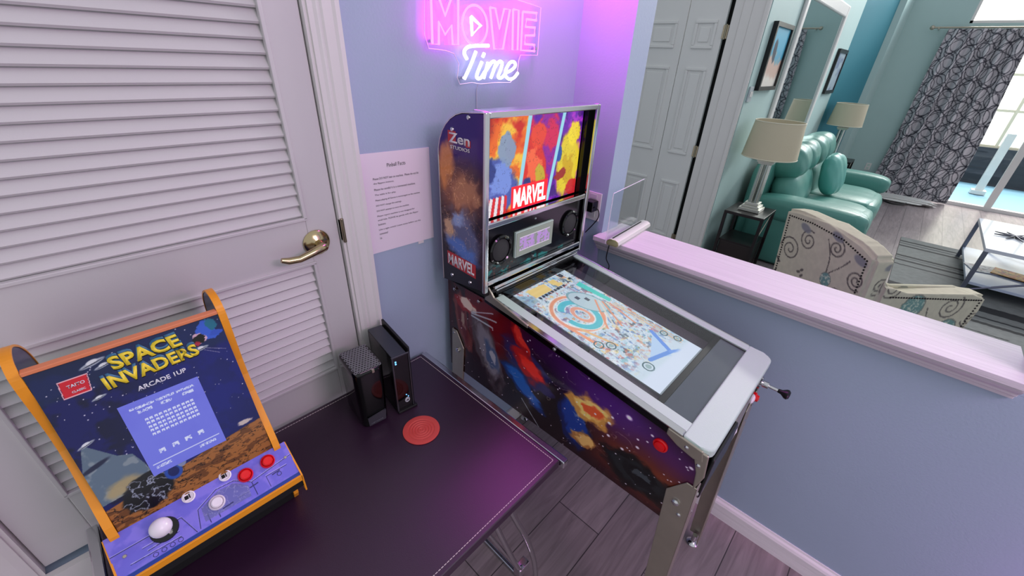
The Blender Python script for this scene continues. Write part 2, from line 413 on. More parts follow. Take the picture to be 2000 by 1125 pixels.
hd = part('door_lever', MB().lathe([(0.0, 0), (0.033, 0), (0.034, 0.004), (0.030, 0.010), (0.018, 0.014), (0.012, 0.017), (0.011, 0.045), (0.0, 0.048)], (-1.047, 0.0115, 1.236), (0, -1, 0), 40), brass, door, smooth=True)
part('lever_arm', MB().tube([(-1.047, -0.030, 1.236), (-1.060, -0.036, 1.236), (-1.085, -0.037, 1.230), (-1.11, -0.036, 1.224), (-1.135, -0.034, 1.226), (-1.150, -0.033, 1.232)], [0.011, 0.011, 0.0095, 0.0085, 0.0085, 0.006], 14), brass, hd, smooth=True, label='curved lever of the brass handle')
# casing around the door
cs = MB()
for (x0, x1, x2) in ((-0.975, -0.965, -0.912), ):
    cs.prism([(x0, 0.0), (x0, -0.006), (x1, -0.008), (x1 + 0.006, -0.012), (x1 + 0.014, -0.010), (x1 + 0.018, -0.014), (x2 - 0.016, -0.017), (x2 - 0.01, -0.021), (x2, -0.021), (x2, 0.0)], 0.60, 'z', 2.26)
cs.prism([(-1.752, 0.0), (-1.752, -0.006), (-1.765, -0.010), (-1.80, -0.017), (-1.815, -0.021), (-1.822, 0.0)], 0.60, 'z', 2.26)
cs.box(-1.76, -0.965, -0.018, 0, 2.175, 2.26).box(-1.76, -0.965, -0.016, 0, 0.60, 0.664)
cs.box(-1.752, -1.7455, 0, 0.06, 0.664, 2.175).box(-0.982, -0.972, 0, 0.06, 0.664, 2.175)
struct('trim_2', cs, white)
part('strike_plate', MB().box(-0.982, -0.972, -0.0035, 0.010, 1.225, 1.285).cyl((-0.978, -0.004, 1.222), (-0.978, -0.004, 1.288), 0.0045, n=12), nickel, door, bevel=0.001)

# ---- living room shell
struct('wall_closet', MB().box(2.4, 2.5, 0.2005, 0.205, 0, 2.7).box(2.4, 2.5, 0.205, 0.36, 2.2, 2.7).box(2.4, 2.5, 1.30, 2.0, 0, 2.7).box(2.4, 2.5, 0.36, 1.3, 2.2, 2.7), wall_teal)
struct('trim_3', MB().box(2.378, 2.4, 0.085, 0.20, 0, 2.27).box(2.382, 2.4, 0.20, 0.27, 0, 2.23).box(2.39, 2.4, 0.27, 0.335, 0, 2.2).box(2.368, 2.378, 0.088, 0.115, 0, 2.27).box(2.378, 2.4, 0.20, 1.35, 2.2, 2.27), white, bevel=0.004)
struct('wall_sofa', MB().box(2.4, 6.18, 0.08, 0.2, 0, 2.7), wall_teal)
struct('wall_accent', MB().prism([(6.18, 0.08), (7.1, -0.16), (7.1, 0.2), (6.18, 0.2)], 0, 'z', 2.7), wall_teal_dark)
struct('wall_pilaster', MB().prism([(7.1, -0.16), (7.12, -0.235), (7.6, -0.275), (7.6, 0.2), (7.1, 0.2)], 0, 'z', 2.7), wall_teal)
wf = MB().box(7.6, 7.72, -0.95, 0.2, 0, 2.9).box(7.6, 7.72, -4.2, -0.95, 2.06, 2.33).box(7.6, 7.72, -4.2, -0.95, 2.75, 2.9)
struct('wall_far', wf, wall_teal)
struct('wall_closet_return', MB().box(0.125, 2.4, 1.95, 2.0, 0, 2.7), wall_teal)
def bifold(name, y0, y1, sg):
    d = struct(name, MB().box(2.40, 2.432, y0, y1, 0.02, 2.17), bif_white, bevel=0.003)
    w = y1 - y0; a, b = y0 + w * 0.18, y1 - w * 0.25 if sg > 0 else y1 - w * 0.15
    mb = MB(); inn = MB()
    for (z0, z1) in ((0.2, 0.73), (0.975, 1.66), (1.795, 1.99)):
        for (p, q, r_, s_) in ((a, b, z0, z0 + 0.022), (a, b, z1 - 0.022, z1), (a, a + 0.022, z0 + 0.0225, z1 - 0.0225), (b - 0.022, b, z0 + 0.0225, z1 - 0.0225)):
            mb.box(2.388, 2.402, p, q, r_, s_)
        inn.box(2.392, 2.402, a + 0.045, b - 0.045, z0 + 0.045, z1 - 0.045)
    part('panel_moulding', mb, bif_white, d, bevel=0.004); part('raised_panel', inn, bif_white, d, bevel=0.008)
    return d
bifold('door_2', 0.375, 0.678, 1)
bifold('door_3', 0.684, 1.05, -1)
struct('door_4', MB().box(2.43, 2.45, 1.055, 1.3, 0.02, 2.17), bif_white)
for i, z in enumerate((0.2, 1.02, 1.91)):
    h = part('hinge', MB().box(2.392, 2.402, 0.338, 0.378, z - 0.045, z + 0.045).cyl((2.388, 0.356, z - 0.05), (2.388, 0.356, z + 0.05), 0.007, n=12), nickel, bpy.data.objects['door_2'])
struct('door_gap_shade', MB().box(2.46, 2.47, 0.3, 0.5, 0, 2.2), matte_black)  # black sheet behind the door gap, standing in for the shade inside
# sliding glass door and transom
fr = MB().box(7.60, 7.68, -4.2, -0.95, 0, 0.05).box(7.60, 7.68, -4.2, -0.95, 2.0, 2.06).box(7.6, 7.68, -1.0, -0.95, 0, 2.06).box(7.62, 7.67, -2.16, -2.08, 0.05, 2.0).box(7.62, 7.67, -3.2, -3.12, 0.05, 2.0)
w1 = struct('window_1', fr, white)
part('glass_pane', MB().box(7.645, 7.65, -4.1, -1.0, 0.05, 2.0), glassmat('window_glass', (0.97, 0.99, 0.99)), w1)
w2 = struct('window_2', MB().box(7.60, 7.7, -4.2, -0.95, 2.33, 2.36).box(7.6, 7.7, -0.98, -0.95, 2.33, 2.75).box(7.6, 7.7, -4.2, -0.95, 2.72, 2.75), white)
part('glass_pane', MB().box(7.65, 7.655, -4.1, -0.98, 2.36, 2.72), MATS['window_glass'], w2)
# outside: patio
struct('floor_patio', MB().box(7.73, 14, -7, 1, -0.06, -0.01), mat('patio_concrete', (0.42, 0.58, 0.66), 0.6))
o = part('patio_wall', MB().box(10.0, 10.15, -7, 1.0, -0.01, 0.62), mat('slate_patio_wall', (0.17, 0.18, 0.21), 0.8, var=0.2)); tag(o, 'dark slate grey low wall outside beyond the sliding glass door', 'wall')
fmb = MB()
for k in range(14): fmb.box(10.05, 10.10, -6.6 + k * 0.5, -6.56 + k * 0.5, 0.62, 2.1)
for z in (0.62, 1.2, 1.75, 2.1): fmb.box(10.06, 10.09, -6.8, 0.9, z, z + 0.04)
o = part('patio_screen', fmb, mat('cream_frame', (0.86, 0.80, 0.70), 0.6)); tag(o, 'cream gridded patio screen frame standing on the dark outdoor wall', 'screen')
o = part('patio_post', MB().box(8.9, 9.0, -2.12, -2.02, -0.01, 0.95).box(8.86, 9.04, -2.16, -1.98, 0.0, 0.06), white); tag(o, 'short white post on the patio outside the glass door', 'post')
o = part('neighbour_wall', MB().box(14.2, 14.4, -8, 2.0, -0.01, 7), mat('cream_stucco', (0.95, 0.92, 0.87), 0.8, bump=0.3)); tag(o, 'pale cream sunlit wall beyond the patio screen', 'wall')
# ---- things on living room walls
mir = thing('wall_mirror', 'large white framed mirror on the teal wall above the sofa', 'mirror', (4.1, 0.08, 1.0))
part('mirror_glass', MB().box(3.30, 5.05, 0.066, 0.078, 1.0, 2.22), mat('mirror_silver', (0.80, 0.86, 0.86), 0.02, 1.0), mir)
part('frame', MB().box(3.22, 3.31, 0.05, 0.08, 0.92, 2.32).box(5.04, 5.13, 0.05, 0.08, 0.92, 2.32).box(3.31, 5.04, 0.05, 0.08, 2.21, 2.32).box(3.31, 5.04, 0.05, 0.08, 0.92, 1.02), white, mir, bevel=0.012)
pic = thing('framed_picture', 'black framed beach picture in blue and sand tones beside the mirror, nearer the closet door', 'picture', (2.8, 0.08, 1.5))
part('frame', MB().box(2.56, 2.59, 0.045, 0.08, 1.52, 1.99).box(3.02, 3.05, 0.045, 0.08, 1.52, 1.99).box(2.59, 3.02, 0.045, 0.08, 1.52, 1.55).box(2.59, 3.02, 0.045, 0.08, 1.96, 1.99), black, pic)
def beach(U, V):
    c = base(U, (0.16, 0.62, 0.80)); n = fbm(U * 5, V * 5, 3)
    c = mixc(c, (0.50, 0.80, 0.88), sm(0.5, 0.75, V + n * 0.2) * 0.5); c = mixc(c, (0.85, 0.72, 0.66), 1 - sm(0.42, 0.55, V + (n - 0.5) * 0.35)); c = mixc(c, (0.93, 0.90, 0.86), 1 - sm(0.1, 0.25, V + (n - 0.5) * 0.3))
    c = mixc(c, (0.10, 0.16, 0.26), ell(U, V, 0.35, 0.62, 0.10, 0.2, 0.3, wob=0.3)); return c
grid_art('picture_print', beach, art_glossy, pic, (2.59, 0.062, 1.55), (0.43, 0, 0), (0, 0, 0.41), 60, 60)
pc2 = thing('framed_picture', 'small narrow black framed print on the wall column past the mirror', 'picture', (5.8, 0.08, 1.43))
part('frame', MB().box(5.48, 5.52, 0.05, 0.08, 1.43, 1.93).box(6.03, 6.07, 0.05, 0.08, 1.43, 1.93).box(5.52, 6.03, 0.05, 0.08, 1.43, 1.47).box(5.52, 6.03, 0.05, 0.08, 1.89, 1.93), black, pc2)
grid_art('picture_print', lambda U, V: mixc(base(U, (0.62, 0.68, 0.72)), (0.45, 0.5, 0.6), sm(0.45, 0.6, fbm(U * 6, V * 6, 9))), art_glossy, pc2, (5.52, 0.062, 1.47), (0.51, 0, 0), (0, 0, 0.42), 40, 40)
sw = thing('light_switch', 'pale square light switch plate on white wall beside the beach picture', 'switch', (2.45, 0.08, 1.5))
part('plate', MB().box(2.425, 2.52, 0.068, 0.08, 1.44, 1.55), mat('switch_plastic', (0.66, 0.70, 0.72), 0.4), sw, bevel=0.002)
part('toggle', MB().box(2.445, 2.465, 0.062, 0.068, 1.475, 1.515).box(2.48, 2.50, 0.062, 0.068, 1.475, 1.515), white, sw)
ou = thing('wall_outlet', 'white wall outlet low on the far teal wall beside the curtain', 'outlet', (7.6, -0.59, 0.34))
part('plate', MB().box(7.592, 7.6, -0.625, -0.555, 0.30, 0.41), white, ou, bevel=0.002)
part('socket', MB().box(7.589, 7.592, -0.605, -0.575, 0.315, 0.345).box(7.589, 7.592, -0.605, -0.575, 0.365, 0.395), grey_paint, ou)
# curtain
def curtain():
    root = thing('window_curtain', 'grey curtain with black interlocking loop pattern beside the sliding glass door', 'curtain', (7.5, -1.2, 0.0))
    nu, nv = 150, 330; U, V = np.meshgrid(np.arange(nu + 1) / nu, np.arange(nv + 1) / nv)
    Y = -0.70 - (0.10 * V * (1) ) - U * (0.98 - 0.16 * V) - 0.02 * np.sin(V * 5)
    X = 7.50 + 0.035 * np.sin(U * 2 * PI * 6.5 + 0.4 * np.sin(V * 4)) + 0.012 * np.sin(U * 37 + V * 3)
    Z = 0.02 + V * 2.24
    P = np.stack([X - 7.5, Y + 1.2, Z], -1).reshape(-1, 3)
    s = U * 1.5; t = V * 2.24
    c = base(U, (0.80, 0.78, 0.80)); c = c * (0.93 + 0.14 * fbm(s * 12, t * 12, 5))[..., None]
    m = np.zeros(U.shape)
    for k, (sc, ox, oy, rr, sq) in enumerate(((0.21, 0, 0, 0.47, 1.0), (0.26, 0.11, 0.07, 0.46, 0.8), (0.30, 0.2, 0.1, 0.48, 0.9))):
        a = (s + ox + 0.03 * np.sin(t * 7 + k)) / sc; b = (t + oy + 0.03 * np.sin(s * 8 + k)) / (sc * sq)
        b = b + 0.5 * (np.floor(a) % 2); r = np.hypot(a - np.floor(a) - 0.5, b - np.floor(b) - 0.5)
        m = np.maximum(m, 1 - sm(0.010, 0.034, np.abs(r - rr)))
    c = mixc(c, (0.12, 0.12, 0.17), m * 0.9)
    me = bpy.data.meshes.new('curtain_cloth'); i, j = np.meshgrid(np.arange(nu), np.arange(nv)); a = (j * (nu + 1) + i).ravel()
    me.from_pydata(P.tolist(), [], np.stack([a, a + 1, a + nu + 2, a + nu + 1], 1).tolist()); me.update(); setcol(me, c.reshape(-1, 3))
    me.polygons.foreach_set('use_smooth', [True] * len(me.polygons))
    o = bpy.data.objects.new('curtain_cloth', me); COL.objects.link(o); o.parent = root; me.materials.append(fabric_art)
    md = o.modifiers.new('thick', 'SOLIDIFY'); md.thickness = 0.004
    r = thing('curtain_rod', 'slim grey curtain rod above the curtain on the far wall', 'rod', (7.5, -0.6, 2.26))
    part('rod', MB().cyl((7.5, -0.62, 2.275), (7.5, -4.0, 2.275), 0.011, n=12), steel, r)
    part('finial', MB().ball((7.5, -0.6, 2.275), 0.028, 12), steel, r, smooth=True)
    part('bracket', MB().box(7.49, 7.6, -0.68, -0.665, 2.255, 2.27), steel, r)
curtain()

# ============================================================ PINBALL MACHINE
PX0, PX1 = -0.66, -0.185
def ztop(y): return 1.02 + (y + 0.24) * 0.125          # slope of the cabinet's top edge
pb = thing('pinball_machine', 'digital pinball machine with galaxy side art and lit backbox screen, backed against the blue wall', 'pinball machine', (-0.42, -0.45, 0))
def galaxy(U, V):       # U: back -> front (0.9 m), V: bottom -> top (0.4 m)
    X = U * 0.90; Y = V * 0.40; n = fbm(X * 7, Y * 7, 2); n2 = fbm(X * 14 + 3, Y * 14, 8); n3 = fbm(X * 30, Y * 30, 5)
    wx = X + 0.05 * (n - 0.5); wy = Y + 0.05 * (n2 - 0.5)
    c = base(U, (0.12, 0.03, 0.06))
    c = mixc(c, (0.34, 0.06, 0.07), ell(wx, wy, 0.17, 0.30, 0.17, 0.13, 0, 0.6)); c = mixc(c, (0.40, 0.05, 0.09), ell(wx, wy, 0.30, 0.26, 0.10, 0.10, 0, 0.7) * 0.8)
    c = mixc(c, (0.20, 0.06, 0.26), ell(wx, wy, 0.50, 0.33, 0.16, 0.10, 0, 0.7)); c = mixc(c, (0.30, 0.14, 0.46), ell(wx, wy, 0.68, 0.31, 0.14, 0.10, 0, 0.8) * 0.8)
    c = mixc(c, (0.40, 0.17, 0.10), ell(wx, wy, 0.80, 0.15, 0.16, 0.12, 0.2, 0.8) * (0.4 + n)); c = mixc(c, (0.06, 0.05, 0.06), ell(wx, wy, 0.42, 0.16, 0.16, 0.16, 0, 0.6) * 0.7)
    c = mixc(c, (0.30, 0.12, 0.40), ell(wx, wy, 0.86, 0.29, 0.10, 0.07, 0, 0.8) * 0.6)
    def cloud(cx, cy, rx, ry, a, cols, seed, wob=0.45):
        nonlocal c
        for k, col in enumerate(cols):
            f = 1 - 0.26 * k
            c = mixc(c, col, ell(wx, wy, cx + 0.006 * k, cy + 0.004 * k, rx * f, ry * f, a, 0.22, wob=wob, seed=seed + k) * 0.95)
    # loose bursts of coloured gas
    cloud(0.06, 0.24, 0.05, 0.16, 0.1, [(0.14, 0.08, 0.08), (0.42, 0.20, 0.18), (0.30, 0.05, 0.07), (0.55, 0.45, 0.40)], 11, 0.6)
    cloud(0.10, 0.33, 0.055, 0.03, -0.3, [(0.50, 0.10, 0.10), (0.80, 0.72, 0.66)], 21, 0.7)
    cloud(0.20, 0.17, 0.06, 0.13, 0.3, [(0.28, 0.24, 0.26), (0.45, 0.42, 0.46), (0.25, 0.30, 0.42), (0.60, 0.58, 0.62)], 31, 0.6)
    cloud(0.37, 0.23, 0.10, 0.055, -0.5, [(0.16, 0.14, 0.32), (0.62, 0.10, 0.10), (0.84, 0.18, 0.14)], 41, 0.5)
    cloud(0.36, 0.14, 0.11, 0.035, -0.6, [(0.06, 0.16, 0.38), (0.10, 0.32, 0.62)], 51, 0.5)
    cloud(0.33, 0.33, 0.025, 0.06, 0.6, [(0.55, 0.08, 0.09), (0.75, 0.18, 0.15)], 57, 0.5)
    cloud(0.56, 0.15, 0.045, 0.10, 0.2, [(0.05, 0.10, 0.30), (0.08, 0.20, 0.50)], 61, 0.5)
    cloud(0.60, 0.24, 0.055, 0.05, -0.3, [(0.74, 0.52, 0.24), (0.88, 0.72, 0.40), (0.78, 0.30, 0.16)], 71, 0.7)
    cloud(0.60, 0.10, 0.03, 0.03, 0, [(0.62, 0.40, 0.20), (0.80, 0.62, 0.36)], 76, 0.7)
    cloud(0.77, 0.11, 0.10, 0.07, -0.15, [(0.03, 0.03, 0.035), (0.10, 0.11, 0.12), (0.03, 0.03, 0.04), (0.22, 0.24, 0.26)], 81, 0.6)
    # thin bright filaments
    fil = 1 - sm(0.0, 0.022, np.abs(n2 - 0.5)); c = mixc(c, (0.85, 0.78, 0.70), fil * ell(wx, wy, 0.5, 0.15, 0.5, 0.2, 0, 0.6) * 0.35 * sm(0.45, 0.7, n3))
    for (a, b, w) in (((0.12, 0.31), (0.235, 0.335), 0.003), ((0.12, 0.315), (0.22, 0.36), 0.002), ((0.12, 0.30), (0.22, 0.30), 0.003), ((0.36, 0.08), (0.44, 0.0), 0.0015)): c = mixc(c, (0.72, 0.76, 0.80), seg(X, Y, a, b, w) * 0.7)
    st = np.maximum(stars(X, Y, 110, 0.9, 0.4, 0.0018, 4), stars(X, Y, 16, 0.9, 0.35, 0.004, 9, 0.62, 0.15)); c = mixc(c, (0.95, 0.88, 0.95), st * 0.85)
    c = mixc(c, (0.95, 0.85, 1.0), ell(X, Y, 0.715, 0.335, 0.008, 0.008, 0, 0.6))
    return c * 1.22
# body
sideprof = [(-0.03, 0.64), (-0.93, 0.64), (-0.935, 0.66), (-0.935, ztop(-0.93) - 0.012), (-0.24, 1.008), (-0.03, 1.008)]
for x0, x1, nm in ((PX0 + 0.0015, PX0 + 0.016, 'side_panel'), (PX1 - 0.016, PX1, 'side_panel')):
    part(nm, MB().prism(sideprof, x0, 'x', x1), gloss_black, pb)
g = grid_art('side_artwork', galaxy, art, pb, (PX0 + 0.0015, -0.03, 0.642), (0, -0.90, 0), (0, 0, 0.355), 560, 230)
# the printed sheet follows the sloped top edge
me = g.data; lo = root_matrix(g); Nv = len(me.vertices)
for v in me.vertices:
    y = v.co.y - 0.45; h = min(1.006, ztop(y) - 0.014) - 0.642
    v.co.z = 0.642 + (v.co.z - 0.642) / 0.355 * h
part('cabinet_floor', MB().box(PX0 + 0.016, PX1 - 0.016, -0.92, -0.04, 0.65, 0.662).box(PX0 + 0.016, PX1 - 0.016, -0.045, -0.032, 0.65, 1.0), matte_black, pb)
fp = part('front_panel', MB().box(PX0 + 0.016, PX1 - 0.016, -0.937, -0.92, 0.64, 0.915), gloss_black, pb)
part('front_plate', MB().box(-0.56, -0.30, -0.941, -0.937, 0.70, 0.88), steel, fp)
part('start_button', MB().lathe([(0.016, 0), (0.016, 0.006), (0.011, 0.010), (0.010, 0.016), (0, 0.018)], (-0.215, -0.937, 0.80), (0, -1, 0)), red_btn, fp, smooth=True, label='red start button')
part('button_cap', MB().lathe([(0.015, 0), (0.015, 0.006), (0.010, 0.010), (0, 0.012)], (-0.27, -0.937, 0.83), (0, -1, 0)).lathe([(0.015, 0), (0.015, 0.006), (0.010, 0.010), (0, 0.012)], (-0.40, -0.937, 0.80), (0, -1, 0)), white_btn, fp, smooth=True)
part('coin_door', MB().prism([(-0.64, 0.76), (-0.62, 0.88), (-0.46, 0.885), (-0.42, 0.84), (-0.44, 0.76)], -0.948, 'y', -0.938), black, fp, bevel=0.004)
pl = part('plunger', MB().lathe([(0.020, 0), (0.020, 0.006), (0.010, 0.010), (0.010, 0.025), (0.005, 0.027), (0.005, 0.055)], (-0.205, -0.937, 0.852), (0, -1, 0)), chrome, pb, smooth=True, label='chrome plunger rod')
part('plunger_knob', MB().lathe([(0.004, 0), (0.006, 0.004), (0.007, 0.012), (0.014, 0.022), (0.015, 0.028), (0.010, 0.033), (0, 0.034)], (-0.205, -0.985, 0.852), (0, -1, 0)), black, pl, smooth=True)
# top frame: silver grey rails + front apron, following the slope
def slab(x0, x1, y0, y1, off0, off1):   # y0 back, y1 front
    mb = MB(); v = [(x, y, ztop(y) + o) for o in (off0, off1) for y in (y0, y1) for x in (x0, x1)]
    return mb.add(v, [(0, 2, 3, 1), (4, 5, 7, 6), (0, 1, 5, 4), (2, 6, 7, 3), (0, 4, 6, 2), (1, 3, 7, 5)])
part('glass_frame', slab(PX0 + 0.012, -0.612, -0.245, -0.885, -0.012, 0.0), grey_paint, pb, bevel=0.002)
part('glass_frame', slab(-0.212, PX1 + 0.002, -0.225, -0.885, -0.012, 0.001), grey_paint, pb, bevel=0.002)
def apron():
    mb = MB(); pts = [(PX0 - 0.004, -0.875), (PX0 - 0.004, -0.915)]
    for k in range(6):
        t = PI / 2 * k / 5; pts.append((PX0 + 0.021 - 0.025 * math.cos(t), -0.915 - 0.028 * math.sin(t)))
    for k in range(6):
        t = PI / 2 * k / 5; pts.append((PX1 - 0.021 + 0.025 * math.sin(t), -0.915 - 0.028 * math.cos(t)))
    pts += [(PX1 + 0.004, -0.915), (PX1 + 0.004, -0.875)]; n = len(pts)
    v = [(x, y, ztop(y) - 0.022) for x, y in pts] + [(x, y, ztop(y) + 0.002) for x, y in pts]
    return mb.add(v, [tuple(range(n)), tuple(range(n, 2 * n))[::-1]] + [(i, (i + 1) % n, n + (i + 1) % n, n + i) for i in range(n)])
part('lockdown_bar', apron(), grey_paint, pb, bevel=0.004, seg=3, label='pale grey lockdown bar with rounded corners')
# chrome side rails
for x0, x1 in ((PX0 - 0.006, PX0 + 0.013), (PX1 - 0.002, PX1 + 0.005)):
    mb = slab(x0, x1, -0.205, -0.875, -0.003, 0.003); part('side_rail', mb, chrome, pb, bevel=0.002)
part('rail_skirt', slab(PX0 - 0.004, PX0 + 0.001, -0.215, -0.90, -0.024, -0.003), mat('dark_chrome', (0.22, 0.21, 0.23), 0.15, 1.0), pb, bevel=0.001)
part('corner_bracket', MB().prism([(-0.84, ztop(-.84) - 0.024), (-0.84, ztop(-.84) - 0.004), (-0.925, ztop(-.925) - 0.004), (-0.932, 0.90), (-0.91, 0.895), (-0.87, 0.905)], PX0 - 0.007, 'x', PX0 - 0.001).prism([(-0.90, 0.93), (-0.938, 0.925), (-0.945, 0.86), (-0.932, 0.80), (-0.925, 0.86)], PX0 - 0.006, 'x', PX0 + 0.0), steel, pb, bevel=0.003)
bol = MB()
for y, z in ((-0.89, 0.916), (-0.925, 0.885), (-0.50, 0.975), (-0.07, 0.985), (-0.06, 0.80), (-0.925, 0.70), (-0.19, 0.99)): bol.lathe([(0.006, 0), (0.0055, 0.003), (0.003, 0.005), (0, 0.0052)], (PX0 - 0.004, y, z), (-1, 0, 0), 14)
part('side_bolts', bol, chrome, pb, smooth=True)
part('flipper_button', MB().lathe([(0.0185, 0), (0.0185, 0.004), (0.015, 0.006), (0.013, 0.004), (0.0125, 0.009), (0, 0.011)], (PX0 + 0.0, -0.835, 0.872), (-1, 0, 0), 32), red_btn, pb, smooth=True, label='round red flipper button')
part('flipper_button', MB().lathe([(0.0185, 0), (0.0185, 0.004), (0.015, 0.006), (0.013, 0.004), (0.0125, 0.009), (0, 0.011)], (PX1 - 0.0, -0.835, 0.872), (1, 0, 0), 32), red_btn, pb, smooth=True, label='round red flipper button')
# inside of the playfield box
inner_grey = mat('dark_grey_insert', (0.27, 0.27, 0.28), 0.55)
part('playfield_surround', slab(PX0 + 0.02, PX1 - 0.018, -0.10, -0.785, -0.052, -0.040), inner_grey, pb)
part('inner_wall', slab(-0.216, -0.206, -0.12, -0.875, -0.045, -0.004), mat('reflective_black', (0.10, 0.09, 0.11), 0.1), pb)
part('inner_wall', slab(-0.622, -0.612, -0.12, -0.875, -0.045, -0.004), grey_paint, pb, label='pale grey inner wall')
part('apron_insert', slab(-0.612, -0.212, -0.800, -0.876, -0.014, -0.006), mat('slate_insert', (0.30, 0.35, 0.37), 0.18), pb)
part('divider', slab(-0.612, -0.212, -0.782, -0.800, -0.014, -0.003), black, pb, bevel=0.002)
def field(U, V):    # U: left -> right (0.28), V: front -> back (0.53)
    X = U * 0.28; Y = V * 0.53; n = fbm(X * 30, Y * 30, 1); n2 = fbm(X * 90, Y * 90, 5); n3 = fbm(X * 160 + 5, Y * 160, 9)
    c = base(U, (0.80, 0.86, 0.92)); c = mixc(c, (0.66, 0.78, 0.86), sm(0.5, 0.6, n) * 0.6)
    busy = sm(0.06, 0.14, Y)
    for k, col in enumerate(((0.88, 0.56, 0.42), (0.45, 0.70, 0.75), (0.20, 0.28, 0.34), (0.80, 0.35, 0.35), (0.92, 0.80, 0.50), (0.95, 0.95, 0.97), (0.35, 0.50, 0.75), (0.62, 0.50, 0.62))):
        q = fbm(X * 75 + k * 17, Y * 60 + k * 5, 20 + k, 3); c = mixc(c, col, sm(0.58, 0.66, q) * busy * 0.62)
    c = mixc(c, (0.22, 0.25, 0.30), (1 - sm(0.0, 0.015, np.abs(n2 - 0.47))) * busy * 0.55)
    c = mixc(c, (0.92, 0.80, 0.52), poly(X, Y, [(0.05, 0.475), (0.20, 0.475), (0.20, 0.515), (0.05, 0.52)]) * sm(0.35, 0.5, vnoise(X * 60, Y * 20, 3)))
    for k in range(9): c = mixc(c, (0.15, 0.16, 0.22), poly(X, Y, [(0.06 + k * 0.016, 0.462), (0.071 + k * 0.016, 0.462), (0.071 + k * 0.016, 0.474), (0.06 + k * 0.016, 0.474)]) * 0.8)
    c = mixc(c, (0.12, 0.13, 0.20), (fbm(X * 60, Y * 60, 44) > 0.5) * poly(X, Y, [(0.215, 0.47), (0.275, 0.47), (0.275, 0.525), (0.215, 0.525)]) * 0.8)
    c = mixc(c, (0.45, 0.60, 0.72), poly(X, Y, [(0, 0.45), (0.05, 0.46), (0.05, 0.49), (0, 0.525)]) * 0.6)
    # ramps: rings drawn as arcs
    def ring(cx, cy, rx, ry, w, col, lo=-9, hi=9):
        nonlocal c
        r = np.sqrt(((X - cx) / rx) ** 2 + ((Y - cy) / ry) ** 2); a = np.arctan2(Y - cy, X - cx)
        m = (np.abs(r - 1) < w) & (a > lo) & (a < hi); e = (np.abs(np.abs(r - 1) - w) < 0.035) & (a > lo) & (a < hi)
        c = mixc(c, col, m * 0.95); c = mixc(c, (0.95, 0.97, 0.98), e * 0.6)
    ring(0.105, 0.345, 0.085, 0.085, 0.10, (0.90, 0.60, 0.48)); ring(0.105, 0.335, 0.055, 0.065, 0.20, (0.32, 0.74, 0.80), -3.2, 2.3); ring(0.11, 0.33, 0.025, 0.035, 0.25, (0.90, 0.62, 0.52))
    c = mixc(c, (0.72, 0.80, 0.84), ell(X, Y, 0.185, 0.36, 0.042, 0.072, 0.35, 0.06)); c = mixc(c, (0.40, 0.62, 0.66), (np.abs(ell(X, Y, 0.185, 0.36, 0.042, 0.072, 0.35, 0.3) - 0.5) < 0.15) * 0.7)
    for (x, y) in ((0.165, 0.385), (0.188, 0.360)): c = mixc(c, (0.28, 0.32, 0.36), poly(X, Y, [(x, y), (x + 0.015, y), (x + 0.015, y + 0.018), (x, y + 0.018)]))
    c = mixc(c, (0.28, 0.80, 0.76), poly(X, Y, [(0.235, 0.445), (0.262, 0.45), (0.27, 0.32), (0.25, 0.315)]) * 0.95)
    for k in range(6): c = mixc(c, ((0.90, 0.58, 0.44), (0.86, 0.84, 0.80))[k % 2], seg(X, Y, (0.215 + k * 0.007, 0.35 - k * 0.01), (0.12 + k * 0.025, 0.24 - k * 0.01), 0.0035) * 0.9)
    for k in range(4): c = mixc(c, ((0.90, 0.68, 0.44), (0.70, 0.74, 0.78))[k % 2], seg(X, Y, (0.262 - k * 0.006, 0.30), (0.266 - k * 0.006, 0.06), 0.0018) * 0.9)
    c = mixc(c, (0.93, 0.62, 0.48), seg(X, Y, (0.02, 0.33), (0.03, 0.20), 0.006)); c = mixc(c, (0.90, 0.72, 0.52), seg(X, Y, (0.045, 0.29), (0.075, 0.18), 0.005))
    c = mixc(c, (0.72, 0.82, 0.95), poly(X, Y, [(0.11, 0.09), (0.22, 0.14), (0.17, 0.05)])); c = mixc(c, (0.40, 0.58, 0.88), seg(X, Y, (0.10, 0.085), (0.185, 0.062), 0.007)); c = mixc(c, (0.40, 0.58, 0.90), seg(X, Y, (0.185, 0.062), (0.225, 0.145), 0.007)); c = mixc(c, (0.45, 0.62, 0.92), seg(X, Y, (0.185, 0.062), (0.215, 0.045), 0.006))
    for (x, y, r) in ((0.03, 0.215, 0.014), (0.058, 0.19, 0.014), (0.25, 0.115, 0.011), (0.262, 0.075, 0.011), (0.07, 0.075, 0.016)): c = mixc(c, (0.30, 0.42, 0.45), (np.abs(np.hypot(X - x, Y - y) - r) < 0.0022)); c = mixc(c, (0.60, 0.70, 0.72), (np.hypot(X - x, Y - y) < r * 0.55))
    c = mixc(c, (0.84, 0.88, 0.96), 1 - sm(0.045, 0.06, Y + 0.05 * (X - 0.14))); c = mixc(c, (0.50, 0.54, 0.58), (Y < 0.006))
    return c
y0, y1 = -0.775, -0.235
grid_art('playfield_display', field, field_on, pb, (-0.552, y0, ztop(y0) - 0.036), (0.28, 0, 0), (0, y1 - y0, ztop(y1) - ztop(y0)), 200, 380)
part('display_bezel', slab(-0.553, -0.271, -0.228, -0.786, -0.046, -0.0365), mat('bezel_grey', (0.52, 0.54, 0.55), 0.3), pb)
part('playfield_glass', slab(-0.612, -0.212, -0.22, -0.876, -0.0035, -0.0005), glassmat('table_glass', (0.97, 0.98, 0.98), 0.015, 1.5), pb)
